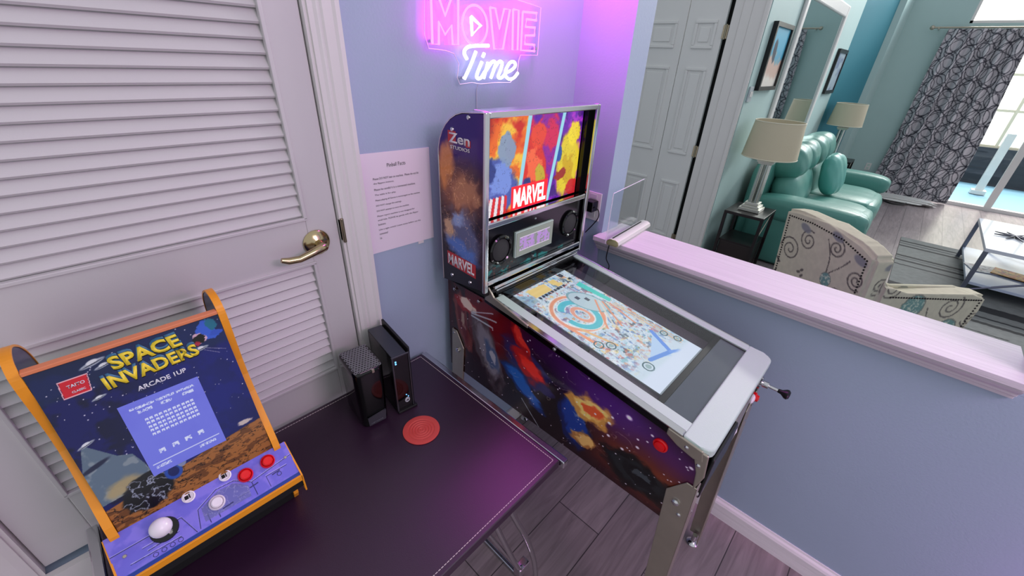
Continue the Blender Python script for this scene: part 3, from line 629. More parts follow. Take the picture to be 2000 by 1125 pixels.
part('side_blocks', MB().box(-0.606, -0.575, -0.56, -0.525, 0.95, 0.966).box(-0.606, -0.575, -0.36, -0.30, 0.968, 0.99), gloss_black, pb, bevel=0.003)
# backbox
BX0, BX1 = -0.70, -0.205
bprof = [(-0.245, 1.062), (-0.245, 1.552)]
for k in range(9):
    t = PI / 2 * k / 8; bprof.append((-0.19 + 0.13 * math.sin(t), 1.422 + 0.125 * math.cos(t)))
bprof += [(-0.06, 1.035)]
bbx = part('backbox', MB().prism([(y * 1.0, z) for y, z in bprof if True], BX0 + 0.013, 'x', BX0 + 0.0015).prism(bprof, BX1 - 0.012, 'x', BX1), gloss_black, pb)
def bbart(U, V):   # U back->front .185, V bottom->top .52
    X = U * 0.185; Y = V * 0.517; n = fbm(X * 22, Y * 22, 12); n2 = fbm(X * 50, Y * 50, 13); wx = X + 0.03 * (n - 0.5); wy = Y + 0.03 * (n2 - 0.5)
    c = base(U, (0.09, 0.05, 0.07)); c = mixc(c, (0.12, 0.04, 0.24), sm(0.34, 0.44, Y + 0.03 * n))
    c = mixc(c, (0.30, 0.17, 0.12), ell(wx, wy, 0.08, 0.30, 0.09, 0.07, 0, 0.6)); c = mixc(c, (0.55, 0.34, 0.16), ell(wx, wy, 0.03, 0.37, 0.03, 0.06, -0.3, 0.5, wob=0.5) * 0.8)
    c = mixc(c, (0.44, 0.29, 0.20), ell(wx, wy, 0.11, 0.30, 0.05, 0.04, 0.2, 0.4, wob=0.7) * 0.8); c = mixc(c, (0.22, 0.22, 0.30), ell(wx, wy, 0.11, 0.17, 0.06, 0.08, 0.5, 0.4, wob=0.5))
    c = mixc(c, (0.46, 0.36, 0.28), ell(wx, wy, 0.04, 0.18, 0.022, 0.03, 0, 0.4, wob=0.6)); c = mixc(c, (0.20, 0.27, 0.44), ell(wx, wy, 0.09, 0.13, 0.07, 0.022, -0.3, 0.5, wob=0.4)); c = mixc(c, (0.32, 0.36, 0.46), ell(wx, wy, 0.08, 0.22, 0.03, 0.02, 0.5, 0.4, wob=0.5))
    c = mixc(c, (0.78, 0.62, 0.45), (1 - sm(0, 0.02, np.abs(n2 - 0.5))) * ell(X, Y, 0.09, 0.24, 0.09, 0.16, 0, 0.5) * 0.35); c = mixc(c, (0.06, 0.04, 0.05), 1 - sm(0.03, 0.10, Y))
    return c * 1.75
# printed sheet clipped to the rounded profile
ga = grid_art('backbox_artwork', bbart, art, pb, (BX0 + 0.0015, -0.06, 1.035), (0, -0.183, 0), (0, 0, 0.517), 120, 330)
for v in ga.data.vertices:
    wy = v.co.y - 0.45; z = v.co.z; u = (-0.06 - wy) / 0.183
    zb = 1.036 + 0.028 * u; 
    zt = 1.550 if wy < -0.19 else 1.422 + 0.123 * math.sqrt(max(0.0, 1 - ((wy + 0.19) / 0.131) ** 2))
    f = (z - 1.035) / 0.517; v.co.z = min(1.035 + f * 0.517, zt) if f > 0.5 else max(1.035 + f * 0.517, zb)
sh = MB()
tp = bprof[1:]
for (a, b) in zip(tp[:-1], tp[1:]):
    sh.add([(x, p[0], p[1]) for x in (BX0 + 0.013, BX1 - 0.012) for p in (a, b)] + [(x, p[0] + 0.001, p[1] - 0.008) for x in (BX0 + 0.013, BX1 - 0.012) for p in (a, b)], [(0, 1, 3, 2), (4, 6, 7, 5), (0, 2, 6, 4), (1, 5, 7, 3)])
part('backbox_shell', sh, gloss_black, pb)
part('backbox_floor', MB().box(BX0 + 0.013, BX1 - 0.012, -0.24, -0.065, 1.036, 1.05), matte_black, pb)
part('neck', MB().box(-0.64, -0.21, -0.19, -0.04, 0.99, 1.045), matte_black, pb)
ed = MB()
for x0, x1 in ((BX0 - 0.001, BX0 + 0.014), (BX1 - 0.013, BX1 + 0.002)): ed.box(x0, x1, -0.254, -0.243, 1.056, 1.556)
ed.box(BX0 + 0.013, BX1 - 0.012, -0.254, -0.19, 1.540, 1.556)
part('chrome_edging', ed, chrome, pb, bevel=0.003)
nar = MB()
for i, (y, z) in enumerate(bprof[1:-1]): pass
nar.tube([(BX1 + 0.001, y, z + 0.002) for y, z in bprof[1:]], 0.003, 8); nar.tube([(BX0 + 0.001, y, z + 0.002) for y, z in bprof[1:]], 0.0022, 8)
part('edge_trim', nar, chrome, pb, smooth=True)
def bscreen(U, V):
    X = U * 0.44; Y = V * 0.262; n = fbm(X * 26, Y * 26, 3); n2 = fbm(X * 60, Y * 60, 4); n3 = fbm(X * 14, Y * 14, 6)
    s1 = 0.185 - (0.262 - Y) * 0.135 + 0.0; s2 = 0.342 - (0.262 - Y) * 0.19
    c = base(U, (0.93, 0.42, 0.14)); c = mixc(c, (0.98, 0.76, 0.25), sm(0.42, 0.62, n)); c = mixc(c, (0.80, 0.14, 0.10), sm(0.52, 0.66, n3)); c = mixc(c, (0.62, 0.08, 0.10), ell(X, Y, 0.0, 0.25, 0.04, 0.05, 0, 0.5))
    mid = (X > s1).astype(float); c = mixc(c, (0.56, 0.10, 0.62), mid); c = mixc(c, (0.84, 0.12, 0.34), mid * sm(0.45, 0.6, n)); c = mixc(c, (0.36, 0.10, 0.66), mid * sm(0.5, 0.62, n3))
    rt = (X > s2).astype(float); c = mixc(c, (0.42, 0.10, 0.68), rt); c = mixc(c, (0.70, 0.20, 0.80), rt * sm(0.45, 0.62, n)); c = mixc(c, (0.20, 0.07, 0.42), rt * sm(0.5, 0.62, n2) * 0.7)
    L = 1 - mid; Mi_ = mid * (1 - rt)
    # broad bursts of colour, no figures
    def sw(m, cx, cy, rx, ry, a, col, seed, w=0.35, op=0.95):
        nonlocal c; c = mixc(c, col, m * ell(X, Y, cx, cy, rx, ry, a, 0.12, wob=w, seed=seed) * op)
    sw(L, 0.055, 0.075, 0.085, 0.075, 0.5, (0.26, 0.34, 0.70), 5); sw(L, 0.075, 0.10, 0.05, 0.04, 0.2, (0.48, 0.58, 0.88), 7, 0.6); sw(L, 0.02, 0.12, 0.03, 0.035, 0, (0.16, 0.22, 0.50), 8, 0.5); sw(L, 0.10, 0.175, 0.03, 0.035, 0.4, (0.52, 0.60, 0.74), 9, 0.7)
    for k in range(7): c = mixc(c, ((0.86, 0.16, 0.18), (0.93, 0.90, 0.92))[k % 2], L * poly(X, Y, [(0.008 + k * 0.013, 0), (0.021 + k * 0.013, 0), (0.032 + k * 0.0115, 0.05), (0.022 + k * 0.0115, 0.055)]))
    sw(Mi_, 0.21, 0.125, 0.055, 0.085, 0.3, (0.88, 0.20, 0.14), 15); sw(Mi_, 0.225, 0.20, 0.032, 0.035, 0, (0.93, 0.28, 0.18), 16, 0.25); sw(Mi_, 0.215, 0.12, 0.03, 0.045, 0.4, (0.98, 0.42, 0.26), 17, 0.7); sw(Mi_, 0.185, 0.06, 0.02, 0.035, 0, (0.15, 0.20, 0.50), 18, 0.5); sw(Mi_, 0.245, 0.075, 0.02, 0.04, 0.3, (0.78, 0.70, 0.20), 19, 0.5)
    sw(rt, 0.385, 0.10, 0.06, 0.10, 0.1, (0.93, 0.84, 0.16), 25); sw(rt, 0.40, 0.19, 0.03, 0.035, 0.2, (0.98, 0.88, 0.18), 26, 0.5); sw(rt, 0.39, 0.08, 0.03, 0.05, 0.4, (0.82, 0.66, 0.10), 27, 0.7); sw(rt, 0.325, 0.145, 0.018, 0.028, 0.3, (0.14, 0.30, 0.68), 28, 0.3); sw(rt, 0.345, 0.075, 0.03, 0.014, 0.3, (0.62, 0.16, 0.16), 29, 0.6); sw(rt, 0.42, 0.02, 0.03, 0.03, 0, (0.80, 0.12, 0.14), 30, 0.6)
    c = mixc(c, (0.12, 0.08, 0.16), (1 - sm(0, 0.012, np.abs(n2 - 0.5))) * 0.45)
    for s in (s1, s2): c = mixc(c, (0.62, 0.86, 0.93), 1 - sm(0.006, 0.010, np.abs(X - s + (0.262 - Y) * 0.02)))
    return c
sc = grid_art('backbox_screen', bscreen, screen_on, pb, (BX0 + 0.020, -0.215, 1.272), (0.44, 0, 0), (0, 0, 0.268), 260, 160)
part('screen_bezel', MB().box(BX0 + 0.013, BX1 - 0.012, -0.214, -0.20, 1.25, 1.545).box(-0.236, BX1 - 0.012, -0.232, -0.20, 1.08, 1.545), gloss_black, pb)
text('screen_title', 'MARVEL', 1, emat('lit_white', (0.97, 0.93, 0.93), 0.9), pb, (-0.553, -0.2175, 1.280), (1, 0, 0), (0, 0, 1), width=0.150, height=0.058, bold=0.03)
part('title_panel', MB().add([(-0.562, -0.2170, 1.273), (-0.396, -0.2170, 1.273), (-0.396, -0.2170, 1.345), (-0.562, -0.2170, 1.345), (-0.562, -0.2165, 1.273), (-0.396, -0.2165, 1.273), (-0.396, -0.2165, 1.345), (-0.562, -0.2165, 1.345)], [(0, 1, 2, 3), (4, 7, 6, 5), (0, 4, 5, 1), (1, 5, 6, 2), (2, 6, 7, 3), (3, 7, 4, 0)]), emat('lit_red', (0.86, 0.10, 0.14), 0.8), pb)
part('chrome_bar', MB().box(BX0 + 0.013, -0.222, -0.252, -0.232, 1.255, 1.272), chrome, pb, bevel=0.003)
def spk(U, V):
    X = U * 0.46; Y = V * 0.155; n = fbm(X * 25, Y * 40, 31); c = base(U, (0.045, 0.035, 0.055)); m = sm(0.055, 0.02, Y + 0.05 * (n - 0.5) + np.abs(X - 0.15) * 0.12)
    c = mixc(c, (0.12, 0.16, 0.17), m); c = mixc(c, (0.10, 0.48, 0.45), m * sm(0.50, 0.56, fbm(X * 35, Y * 60, 33))); c = mixc(c, (0.60, 0.30, 0.22), m * (1 - sm(0, 0.02, np.abs(fbm(X * 40, Y * 60, 35) - 0.5))) * ell(X, Y, 0.05, 0.01, 0.08, 0.03)); return c
grid_art('speaker_panel', spk, art, pb, (BX0 + 0.013, -0.236, 1.095), (0.463, 0, 0), (0, 0, 0.16), 160, 70)
part('speaker_panel_back', MB().box(BX0 + 0.013, -0.222, -0.2355, -0.21, 1.09, 1.256), gloss_black, pb)
for x in (-0.625, -0.283):
    s_ = part('speaker', MB().lathe([(0.042, 0), (0.046, 0.003), (0.046, 0.008), (0.041, 0.011), (0.037, 0.008), (0.036, 0.002)], (x, -0.237, 1.175), (0, -1, 0), 40), gloss_black, pb, smooth=True)
    part('speaker_grille', MB().lathe([(0.037, 0), (0.034, 0.007), (0.02, 0.010), (0, 0.011)], (x, -0.237, 1.175), (0, -1, 0), 40), mat('speaker_mesh', (0.13, 0.12, 0.14), 0.6, bump=1.0, bscale=1500), s_, smooth=True)
def dmd(U, V):
    X = U * 0.175; Y = V * 0.078; c = base(U, (0.60, 0.62, 0.60))
    blk = ((vnoise(np.floor(X * 190) * 1.0, np.floor(Y * 210) * 1.0, 77) > 0.42) | (np.floor(X * 90) % 3 == 0)) & (Y > 0.018) & (Y < 0.060 ) & (X > 0.014) & (X < 0.160) & ~((X > 0.085) & (X < 0.095))
    c = mixc(c, (0.80, 0.62, 0.93), blk * 0.95); e = (np.abs(Y - 0.018) < 0.0015) | (np.abs(Y - 0.060) < 0.0015); c = mixc(c, (0.95, 0.88, 0.98), e & (X > 0.014) & (X < 0.16)); return c
grid_art('score_display', dmd, mat('score_glass', vc=True, rough=0.3, es_vc=0.75), pb, (-0.560, -0.245, 1.132), (0.175, 0, 0), (0, 0, 0.078), 120, 60)
part('score_display_frame', MB().box(-0.563, -0.382, -0.2445, -0.236, 1.129, 1.213), grey_paint, pb, bevel=0.001)
part('panel_screws', MB().lathe([(0.004, 0), (0.003, 0.003), (0, 0.0035)], (-0.47, -0.2375, 1.236), (0, -1, 0), 12).lathe([(0.004, 0), (0.003, 0.003), (0, 0.0035)], (-0.47, -0.2375, 1.108), (0, -1, 0), 12), chrome, pb)
part('chrome_bar', MB().box(BX0 + 0.012, -0.222, -0.254, -0.236, 1.078, 1.095), chrome, pb, bevel=0.004)
part('chrome_bar', MB().box(PX0 + 0.005, -0.215, -0.252, -0.228, 1.054, 1.066).box(PX0 + 0.02, -0.215, -0.246, -0.226, 1.040, 1.047), chrome, pb, bevel=0.003)
part('roller_cover', MB().cyl((PX0 + 0.03, -0.222, 1.022), (-0.222, -0.222, 1.022), 0.012, n=16).box(PX0 + 0.02, -0.212, -0.235, -0.2, 0.97, 1.018), gloss_black, pb, smooth=True)
part('neck_bracket', MB().prism([(-0.235, 1.062), (-0.26, 1.035), (-0.40, 1.004), (-0.40, 0.994), (-0.22, 1.012)], PX0 - 0.008, 'x', PX0 - 0.002), steel, pb, bevel=0.002)
bb2 = MB()
for y, z in ((-0.19, 1.538), (-0.125, 1.502), (-0.105, 1.066), (-0.19, 1.072)): bb2.lathe([(0.006, 0), (0.005, 0.003), (0, 0.005)], (BX0 + 0.0, y, z), (-1, 0, 0), 14)
part('backbox_bolts', bb2, chrome, pb, smooth=True)
# lettering on the backbox side (reads from the left: right = -y)
RR, UU = (0, -1, 0), (0, 0, 1)
xs = BX0 - 0.0006
lit_w = mat('logo_white', (0.88, 0.84, 0.86), 0.3); logo_r = mat('logo_red', (0.74, 0.16, 0.18), 0.3)
part('logo_panel', MB().box(BX0 - 0.0004, BX0 + 0.0003, -0.138, -0.106, 1.468, 1.498).box(BX0 - 0.0004, BX0 + 0.0003, -0.196, -0.178, 1.465, 1.482), logo_r, pb)
text('logo_letters', 'Zen', 1, lit_w, pb, (xs, -0.110, 1.468), RR, UU, width=0.084, height=0.026, bold=0.02)
text('logo_letters', 'STUDIOS', 1, lit_w, pb, (xs, -0.116, 1.453), RR, UU, width=0.078, height=0.009, bold=0.01)
def skew_panel(x, y0, y1, z0, z1, dz, m, nm):
    mb = MB(); mb.prism([(y0, z0), (y1, z0 - dz), (y1, z1 - dz), (y0, z1)], x, 'x', x - 0.0007); part(nm, mb, m, pb)
skew_panel(BX0 + 0.0002, -0.085, -0.215, 1.100, 1.144, 0.006, logo_r, 'logo_panel')
text('logo_letters', 'MARVEL', 1, lit_w, pb, (BX0 - 0.0006, -0.090, 1.101), RR, (0, 0, 1), width=0.119, height=0.036, bold=0.03)
# legs: chrome angle iron with splayed ends and levelling feet
def pin_leg(cx, cy, sx, sy):
    w, t = 0.062, 0.004; y_t, y_b = cy + sy * 0.006, cy + sy * 0.034; x_t, x_b = cx + sx * 0.005, cx + sx * 0.010
    mb = MB()


    # side plate (in the y direction) and front plate (in the x direction), each a thin prism tapering down
    for (dx, dy) in ((0, 1), (1, 0)):
        top, bot = [], []
        for (q, zz, wid) in ((0, 0, w), (1, 0, w * 0.72)):
            X_, Y_ = (x_t, y_t) if q == 0 else (x_b, y_b)
            z = 0.815 if q == 0 else 0.035
            if dy: pts = [(X_, Y_), (X_, Y_ - sy * wid), (X_ - sx * t, Y_ - sy * wid), (X_ - sx * t, Y_)]
            else: pts = [(X_, Y_), (X_ - sx * wid, Y_), (X_ - sx * wid, Y_ - sy * t), (X_, Y_ - sy * t)]
            (top if q == 0 else bot).extend([(p[0], p[1], z) for p in pts])
        # chamfer the free top corner
        a = top[1]; b = top[2]
        top[1] = (a[0], a[1], 0.755); top[2] = (b[0], b[1], 0.755)
        mid = [((top[0][0] * .6 + a[0] * .4), (top[0][1] * .6 + a[1] * .4), 0.815), ((top[3][0] * .6 + b[0] * .4), (top[3][1] * .6 + b[1] * .4), 0.815)]
        v = [top[0], mid[0], top[1], top[2], mid[1], top[3]] + bot
        mb.add(v, [(0, 1, 4, 5), (1, 2, 3, 4), (0, 6, 7, 2, 1), (5, 4, 3, 8, 9), (0, 5, 9, 6), (2, 7, 8, 3), (6, 9, 8, 7)])
    leg = part('leg', mb, steel, pb, bevel=0.0015)
    xx = x_t + sx * 0.001
    part('leg_bolts', MB().lathe([(0.010, 0), (0.010, 0.004), (0.006, 0.007), (0, 0.0075)], (xx, y_t - sy * 0.032, 0.735), (sx, 0, 0), 6).lathe([(0.008, 0), (0.008, 0.003), (0, 0.006)], (x_t - sx * 0.03, y_t, 0.77), (0, sy, 0), 12).lathe([(0.008, 0), (0.008, 0.003), (0, 0.006)], (x_t - sx * 0.03, y_t, 0.70), (0, sy, 0), 12), chrome, leg, smooth=True)
    part('levelling_foot', MB().lathe([(0.0, 0), (0.021, 0), (0.022, 0.004), (0.013, 0.012), (0.009, 0.014), (0.009, 0.05), (0.0, 0.05)], (x_b - sx * 0.02, y_b - sy * 0.02, 0.001), (0, 0, 1), 24), chrome, leg, smooth=True)
pin_leg(PX0, -0.935, -1, -1); pin_leg(PX1, -0.935, 1, -1); pin_leg(PX0, -0.055, -1, 1); pin_leg(PX1, -0.055, 1, 1)

# ============================================================ NEON SIGN
ns = thing('neon_sign', 'pink and white MOVIE Time neon sign on the blue wall above the pinball machine', 'neon sign', (-0.45, 0, 1.60))
NY = -0.028
backp = [(-0.684, 1.845), (-0.693, 1.713), (-0.682, 1.683), (-0.628, 1.680), (-0.599, 1.674), (-0.582, 1.65), (-0.589, 1.616), (-0.580, 1.599), (-0.534, 1.603), (-0.5, 1.599), (-0.442, 1.602), (-0.374, 1.602), (-0.343, 1.624), (-0.338, 1.664), (-0.331, 1.679), (-0.249, 1.681), (-0.247, 1.81), (-0.30, 1.815)]
part('backing_plate', MB().prism(backp, -0.016, 'y', -0.012), glassmat('clear_acrylic', (0.97, 0.97, 0.99), 0.05, 1.35), ns)
part('backing_edge', MB().tube([(x, -0.0165, z) for x, z in backp], 0.0012, 6, closed=True), mat('acrylic_edge', (0.95, 0.92, 0.96), 0.2), ns, smooth=True)
pinkn = emat('pink_neon', (1.0, 0.22, 0.97), 12.0); whiten = emat('white_neon', (0.90, 0.90, 1.0), 2.6)
NE = dict(
 M=[(-0.676, 1.797), (-0.678, 1.693), (-0.658, 1.693), (-0.655, 1.743), (-0.636, 1.716), (-0.614, 1.738), (-0.612, 1.695), (-0.593, 1.695), (-0.590, 1.797), (-0.612, 1.797), (-0.634, 1.757), (-0.654, 1.797), (-0.676, 1.797)],
 O=[(-0.532 + 0.046 * math.cos(t * PI / 12), 1.743 + 0.046 * math.sin(t * PI / 12)) for t in range(-5, 19)],
 V=[(-0.477, 1.789), (-0.458, 1.691), (-0.422, 1.692), (-0.397, 1.792), (-0.421, 1.791), (-0.438, 1.742), (-0.456, 1.789), (-0.477, 1.789)],
 I=[(-0.384, 1.793), (-0.381, 1.691), (-0.358, 1.692), (-0.360, 1.793), (-0.384, 1.793)],
 E=[(-0.342, 1.791), (-0.343, 1.692), (-0.279, 1.692), (-0.281, 1.709), (-0.326, 1.709), (-0.326, 1.732), (-0.283, 1.734), (-0.283, 1.755), (-0.326, 1.754), (-0.324, 1.774), (-0.279, 1.774), (-0.279, 1.793), (-0.342, 1.791)])
for k, p in NE.items(): part('letter_tube', MB().tube([(x, NY, z) for x, z in p], 0.0030, 8), pinkn, ns, smooth=True, label='pink outline of the letter ' + k)
part('play_symbol', MB().tube([(x, NY, z) for x, z in ((-0.546, 1.762), (-0.543, 1.721), (-0.511, 1.744), (-0.546, 1.762))], 0.0045, 8), whiten, ns, smooth=True, label='small white triangle inside the letter O')
def smooth_pts(p, n=6):
    q = [p[0]] + list(p) + [p[-1]]; o = []
    for i in range(1, len(q) - 2):
        for k in range(n):
            t = k / n; o.append(tuple(0.5 * ((2 * q[i][j]) + (-q[i - 1][j] + q[i + 1][j]) * t + (2 * q[i - 1][j] - 5 * q[i][j] + 4 * q[i + 1][j] - q[i + 2][j]) * t * t + (-q[i - 1][j] + 3 * q[i][j] - 3 * q[i + 1][j] + q[i + 2][j]) * t ** 3) for j in range(len(p[0]))))
    o.append(tuple(p[-1])); return o
WT = {'T': [[(-0.562, 1.662), (-0.572, 1.676), (-0.565, 1.688), (-0.54, 1.695), (-0.48, 1.698)], [(-0.529, 1.682), (-0.547, 1.651), (-0.573, 1.613)]],
      'i': [[(-0.497, 1.679), (-0.503, 1.669)], [(-0.506, 1.657), (-0.524, 1.627), (-0.524, 1.615), (-0.510, 1.616), (-0.495, 1.632)]],
      'm': [[(-0.482, 1.656), (-0.499, 1.614)], [(-0.488, 1.636), (-0.466, 1.657), (-0.452, 1.656), (-0.456, 1.640), (-0.470, 1.615)], [(-0.460, 1.636), (-0.438, 1.658), (-0.424, 1.656), (-0.428, 1.640), (-0.439, 1.619), (-0.426, 1.616), (-0.410, 1.626)]],
      'e': [[(-0.408, 1.630), (-0.385, 1.636), (-0.366, 1.648), (-0.370, 1.659), (-0.388, 1.658), (-0.404, 1.642), (-0.408, 1.624), (-0.393, 1.613), (-0.370, 1.616), (-0.352, 1.630)]]}
for k, ps in WT.items():
    mb = MB()
    for p in ps: mb.tube(smooth_pts([(x, NY, z) for x, z in p]), 0.0046, 8)
    part('letter_tube', mb, whiten, ns, smooth=True, label='white script letter ' + k)
part('sign_cord', MB().tube([(-0.507, -0.012, 1.600), (-0.505, -0.004, 1.58), (-0.502, -0.004, 1.45), (-0.50, -0.004, 1.2)], 0.0013, 6), mat('clear_cord', (0.80, 0.80, 0.86), 0.3), ns, smooth=True)
part('stand_offs', MB().cyl((-0.675, 0, 1.70), (-0.675, -0.02, 1.70), 0.004, n=10).cyl((-0.26, 0, 1.70), (-0.26, -0.02, 1.70), 0.004, n=10).cyl((-0.57, 0, 1.615), (-0.57, -0.02, 1.615), 0.004, n=10), chrome, ns)

# ============================================================ PAPER NOTICE
pn = thing('paper_notice', 'white letter-size printed text sheet taped to the wall left of the machine', 'paper', (-0.795, 0, 1.3))
part('sheet', MB().add([(-0.903, -0.0015, 1.162), (-0.688, -0.0015, 1.157), (-0.688, -0.0015, 1.436), (-0.903, -0.0015, 1.441), (-0.903, -0.0005, 1.162), (-0.688, -0.0005, 1.157), (-0.688, -0.0005, 1.436), (-0.903, -0.0005, 1.441)], [(0, 1, 2, 3), (4, 7, 6, 5), (0, 4, 5, 1), (1, 5, 6, 2), (2, 6, 7, 3), (3, 7, 4, 0)]), paper_m, pn)
part('tape', MB().box(-0.748, -0.728, -0.0019, -0.0015, 1.150, 1.160), white, pn)
text('printed_title', 'Pinball Facts', 1, ink, pn, (-0.8, -0.0017, 1.399), (1, 0, 0.0), (0, 0, 1), extrude=0.0002, align='CENTER', width=0.058, height=0.010)
lines = ['Please DO NOT lean on machine.  Please do not hit', 'the flippers buttons.', 'Please be careful it is a connected machine.', 'The table is for play.', 'Please playing all Games is encouraged on the machine', 'DO NOT change the settings.', 'DO NOT attempt to move the machine.', 'Please report machine is not designed for', 'small kids. PLEASE be gentle with the flipper', 'buttons.', 'Like a tight switch? Leave notes before use the', 'comments!', 'Us']
zz = [1.370, 1.357, 1.341, 1.326, 1.311, 1.296, 1.281, 1.266, 1.254, 1.242, 1.226, 1.214, 1.201]
for l, z in zip(lines, zz): text('printed_line', l, 0.0058, ink, pn, (-0.875, -0.0017, z), (1, 0, -0.02), (0, 0, 1), extrude=0.0002, width=min(0.145, 0.0030 * len(l)), height=0.0058)

# ============================================================ TABLE
tb = thing('side_table', 'low folding table with stitched dark purple-black leather top and chrome end bars', 'table', (-1.21, -0.33, 0))
TX0, TX1, TY0, TY1 = -1.635, -0.785, -0.64, -0.024
part('tabletop', MB().box(TX0, TX1, TY0, TY1, 0.722, 0.75), leather_blk, tb, bevel=0.003)
st = MB()
def stitch(a, b):
    a = Vector(a); b = Vector(b); L = (b - a).length; n = int(L / 0.0075); d = (b - a) / n
    side = Vector((-d.y, d.x, 0)).normalized() * 0.0007
    for k in range(n):
        p = a + d * (k + 0.12); q = a + d * (k + 0.85)
        st.add([p - side, q - side, q + side, p + side] + [v + Vector((0, 0, 0.0007)) for v in (p - side, q - side, q + side, p + side)], [(0, 3, 2, 1), (4, 5, 6, 7), (0, 1, 5, 4), (1, 2, 6, 5), (2, 3, 7, 6), (3, 0, 4, 7)])
i_ = 0.013; zt = 0.7502
stitch((TX0 + i_, TY0 + i_, zt), (TX1 - i_, TY0 + i_, zt)); stitch((TX0 + i_, TY1 - i_, zt), (TX1 - i_, TY1 - i_, zt)); stitch((TX0 + i_, TY0 + i_, zt), (TX0 + i_, TY1 - i_, zt)); stitch((TX1 - i_, TY0 + i_, zt), (TX1 - i_, TY1 - i_, zt))
part('stitching', st, thread, tb)
for x in (TX0 - 0.012, TX1 + 0.012): part('end_bar', MB().box(x - 0.010, x + 0.010, TY0 - 0.012, TY1 + 0.004, 0.722, 0.746), chrome, tb, bevel=0.003)
for y in (TY0 + 0.02, TY1 - 0.03):
    for sg in (1, -1):
        xo = -1.21
        def px(x): return xo + sg * x
        part('leg', MB().tube(smooth_pts([(px(0.25), y, 0.720), (px(0.285), y, 0.62), (px(0.345), y, 0.45), (px(0.40), y, 0.24), (px(0.43), y, 0.012)]), 0.0085, 12), chrome, tb, smooth=True)
        part('leg', MB().tube(smooth_pts([(px(0.20), y, 0.720), (px(0.25), y, 0.55), (px(0.31), y, 0.36), (px(0.33), y, 0.33)]), 0.0075, 12), chrome, tb, smooth=True)
        part('leg_brace', MB().tube([(px(0.175), y + 0.012, 0.715), (px(0.32), y + 0.012, 0.33)], 0.0055, 10).box(px(0.335) - 0.022, px(0.335) + 0.022, y - 0.008, y + 0.018, 0.30, 0.335), chrome, tb, bevel=0.002)
for sg in (1, -1): part('leg_crossbar', MB().tube([(-1.21 + sg * 0.43, TY0 + 0.02, 0.012), (-1.21 + sg * 0.43, TY1 - 0.03, 0.012)], 0.0085, 12), chrome, tb, smooth=True)

# ============================================================ COUNTERTOP ARCADE
ar = thing('countertop_arcade', 'orange-edged countertop arcade cabinet with lit blue screen and yellow title lettering', 'arcade cabinet', (-1.445, -0.18, 0.75))
AX0, AX1 = -1.585, -1.308
ap = [(-0.030, 0.75), (-0.255, 0.75), (-0.268, 0.79), (-0.272, 0.835), (-0.262, 0.905), (-0.258, 0.945), (-0.192, 1.085), (-0.186, 1.215), (-0.180, 1.238), (-0.165, 1.252), (-0.140, 1.256), (-0.115, 1.250), (-0.075, 1.225), (-0.045, 1.19), (-0.030, 1.14)]
ap = ap[:4] + [tuple(q) for q in smooth_pts(ap[4:], 4)]
arc_side = mat('navy_side_print', (0.06, 0.08, 0.30), 0.3)
for x0, x1, sg in ((AX0, AX0 + 0.0125, -1), (AX1 - 0.0125, AX1, 1)):
    s_ = part('side_panel', MB().prism(ap, x0 + 0.0012, 'x', x1 - 0.0012), arc_side if sg > 0 else arc_side, ar)
    mb = MB(); pts = ap[2:]; n = len(pts)
    # orange edge band wrapped round the panel's rim
    vs_ = []
    for k, (y, z) in enumerate(pts):
        a = Vector(pts[max(0, k - 1)]); b = Vector(pts[min(n - 1, k + 1)]); d = (b - a).normalized(); nn = Vector((-d.y, d.x)) * 0.0022
        if k == 0: pass
        vs_ += [(x0, y + nn.x, z + nn.y), (x1, y + nn.x, z + nn.y), (x1, y - nn.x * 0.8, z - nn.y * 0.8), (x0, y - nn.x * 0.8, z - nn.y * 0.8)]
    f = []
    for k in range(n - 1):
        for q in range(4): f.append((k * 4 + q, k * 4 + (q + 1) % 4, k * 4 + 4 + (q + 1) % 4, k * 4 + 4 + q))
    f += [(0, 1, 2, 3), (n * 4 - 1, n * 4 - 2, n * 4 - 3, n * 4 - 4)]
    part('edge_molding', mb.add(vs_, f), orange, s_)
    part('foot', MB().prism([(-0.225, 0.7505), (-0.262, 0.7505), (-0.272, 0.772), (-0.270, 0.80), (-0.300, 0.82), (-0.300, 0.832), (-0.225, 0.832)], (AX0 - 0.004 if sg < 0 else AX1 - 0.006), 'x', (AX0 + 0.006 if sg < 0 else AX1 + 0.004)), orange, ar, bevel=0.001)
XI0, XI1 = AX0 + 0.013, AX1 - 0.013
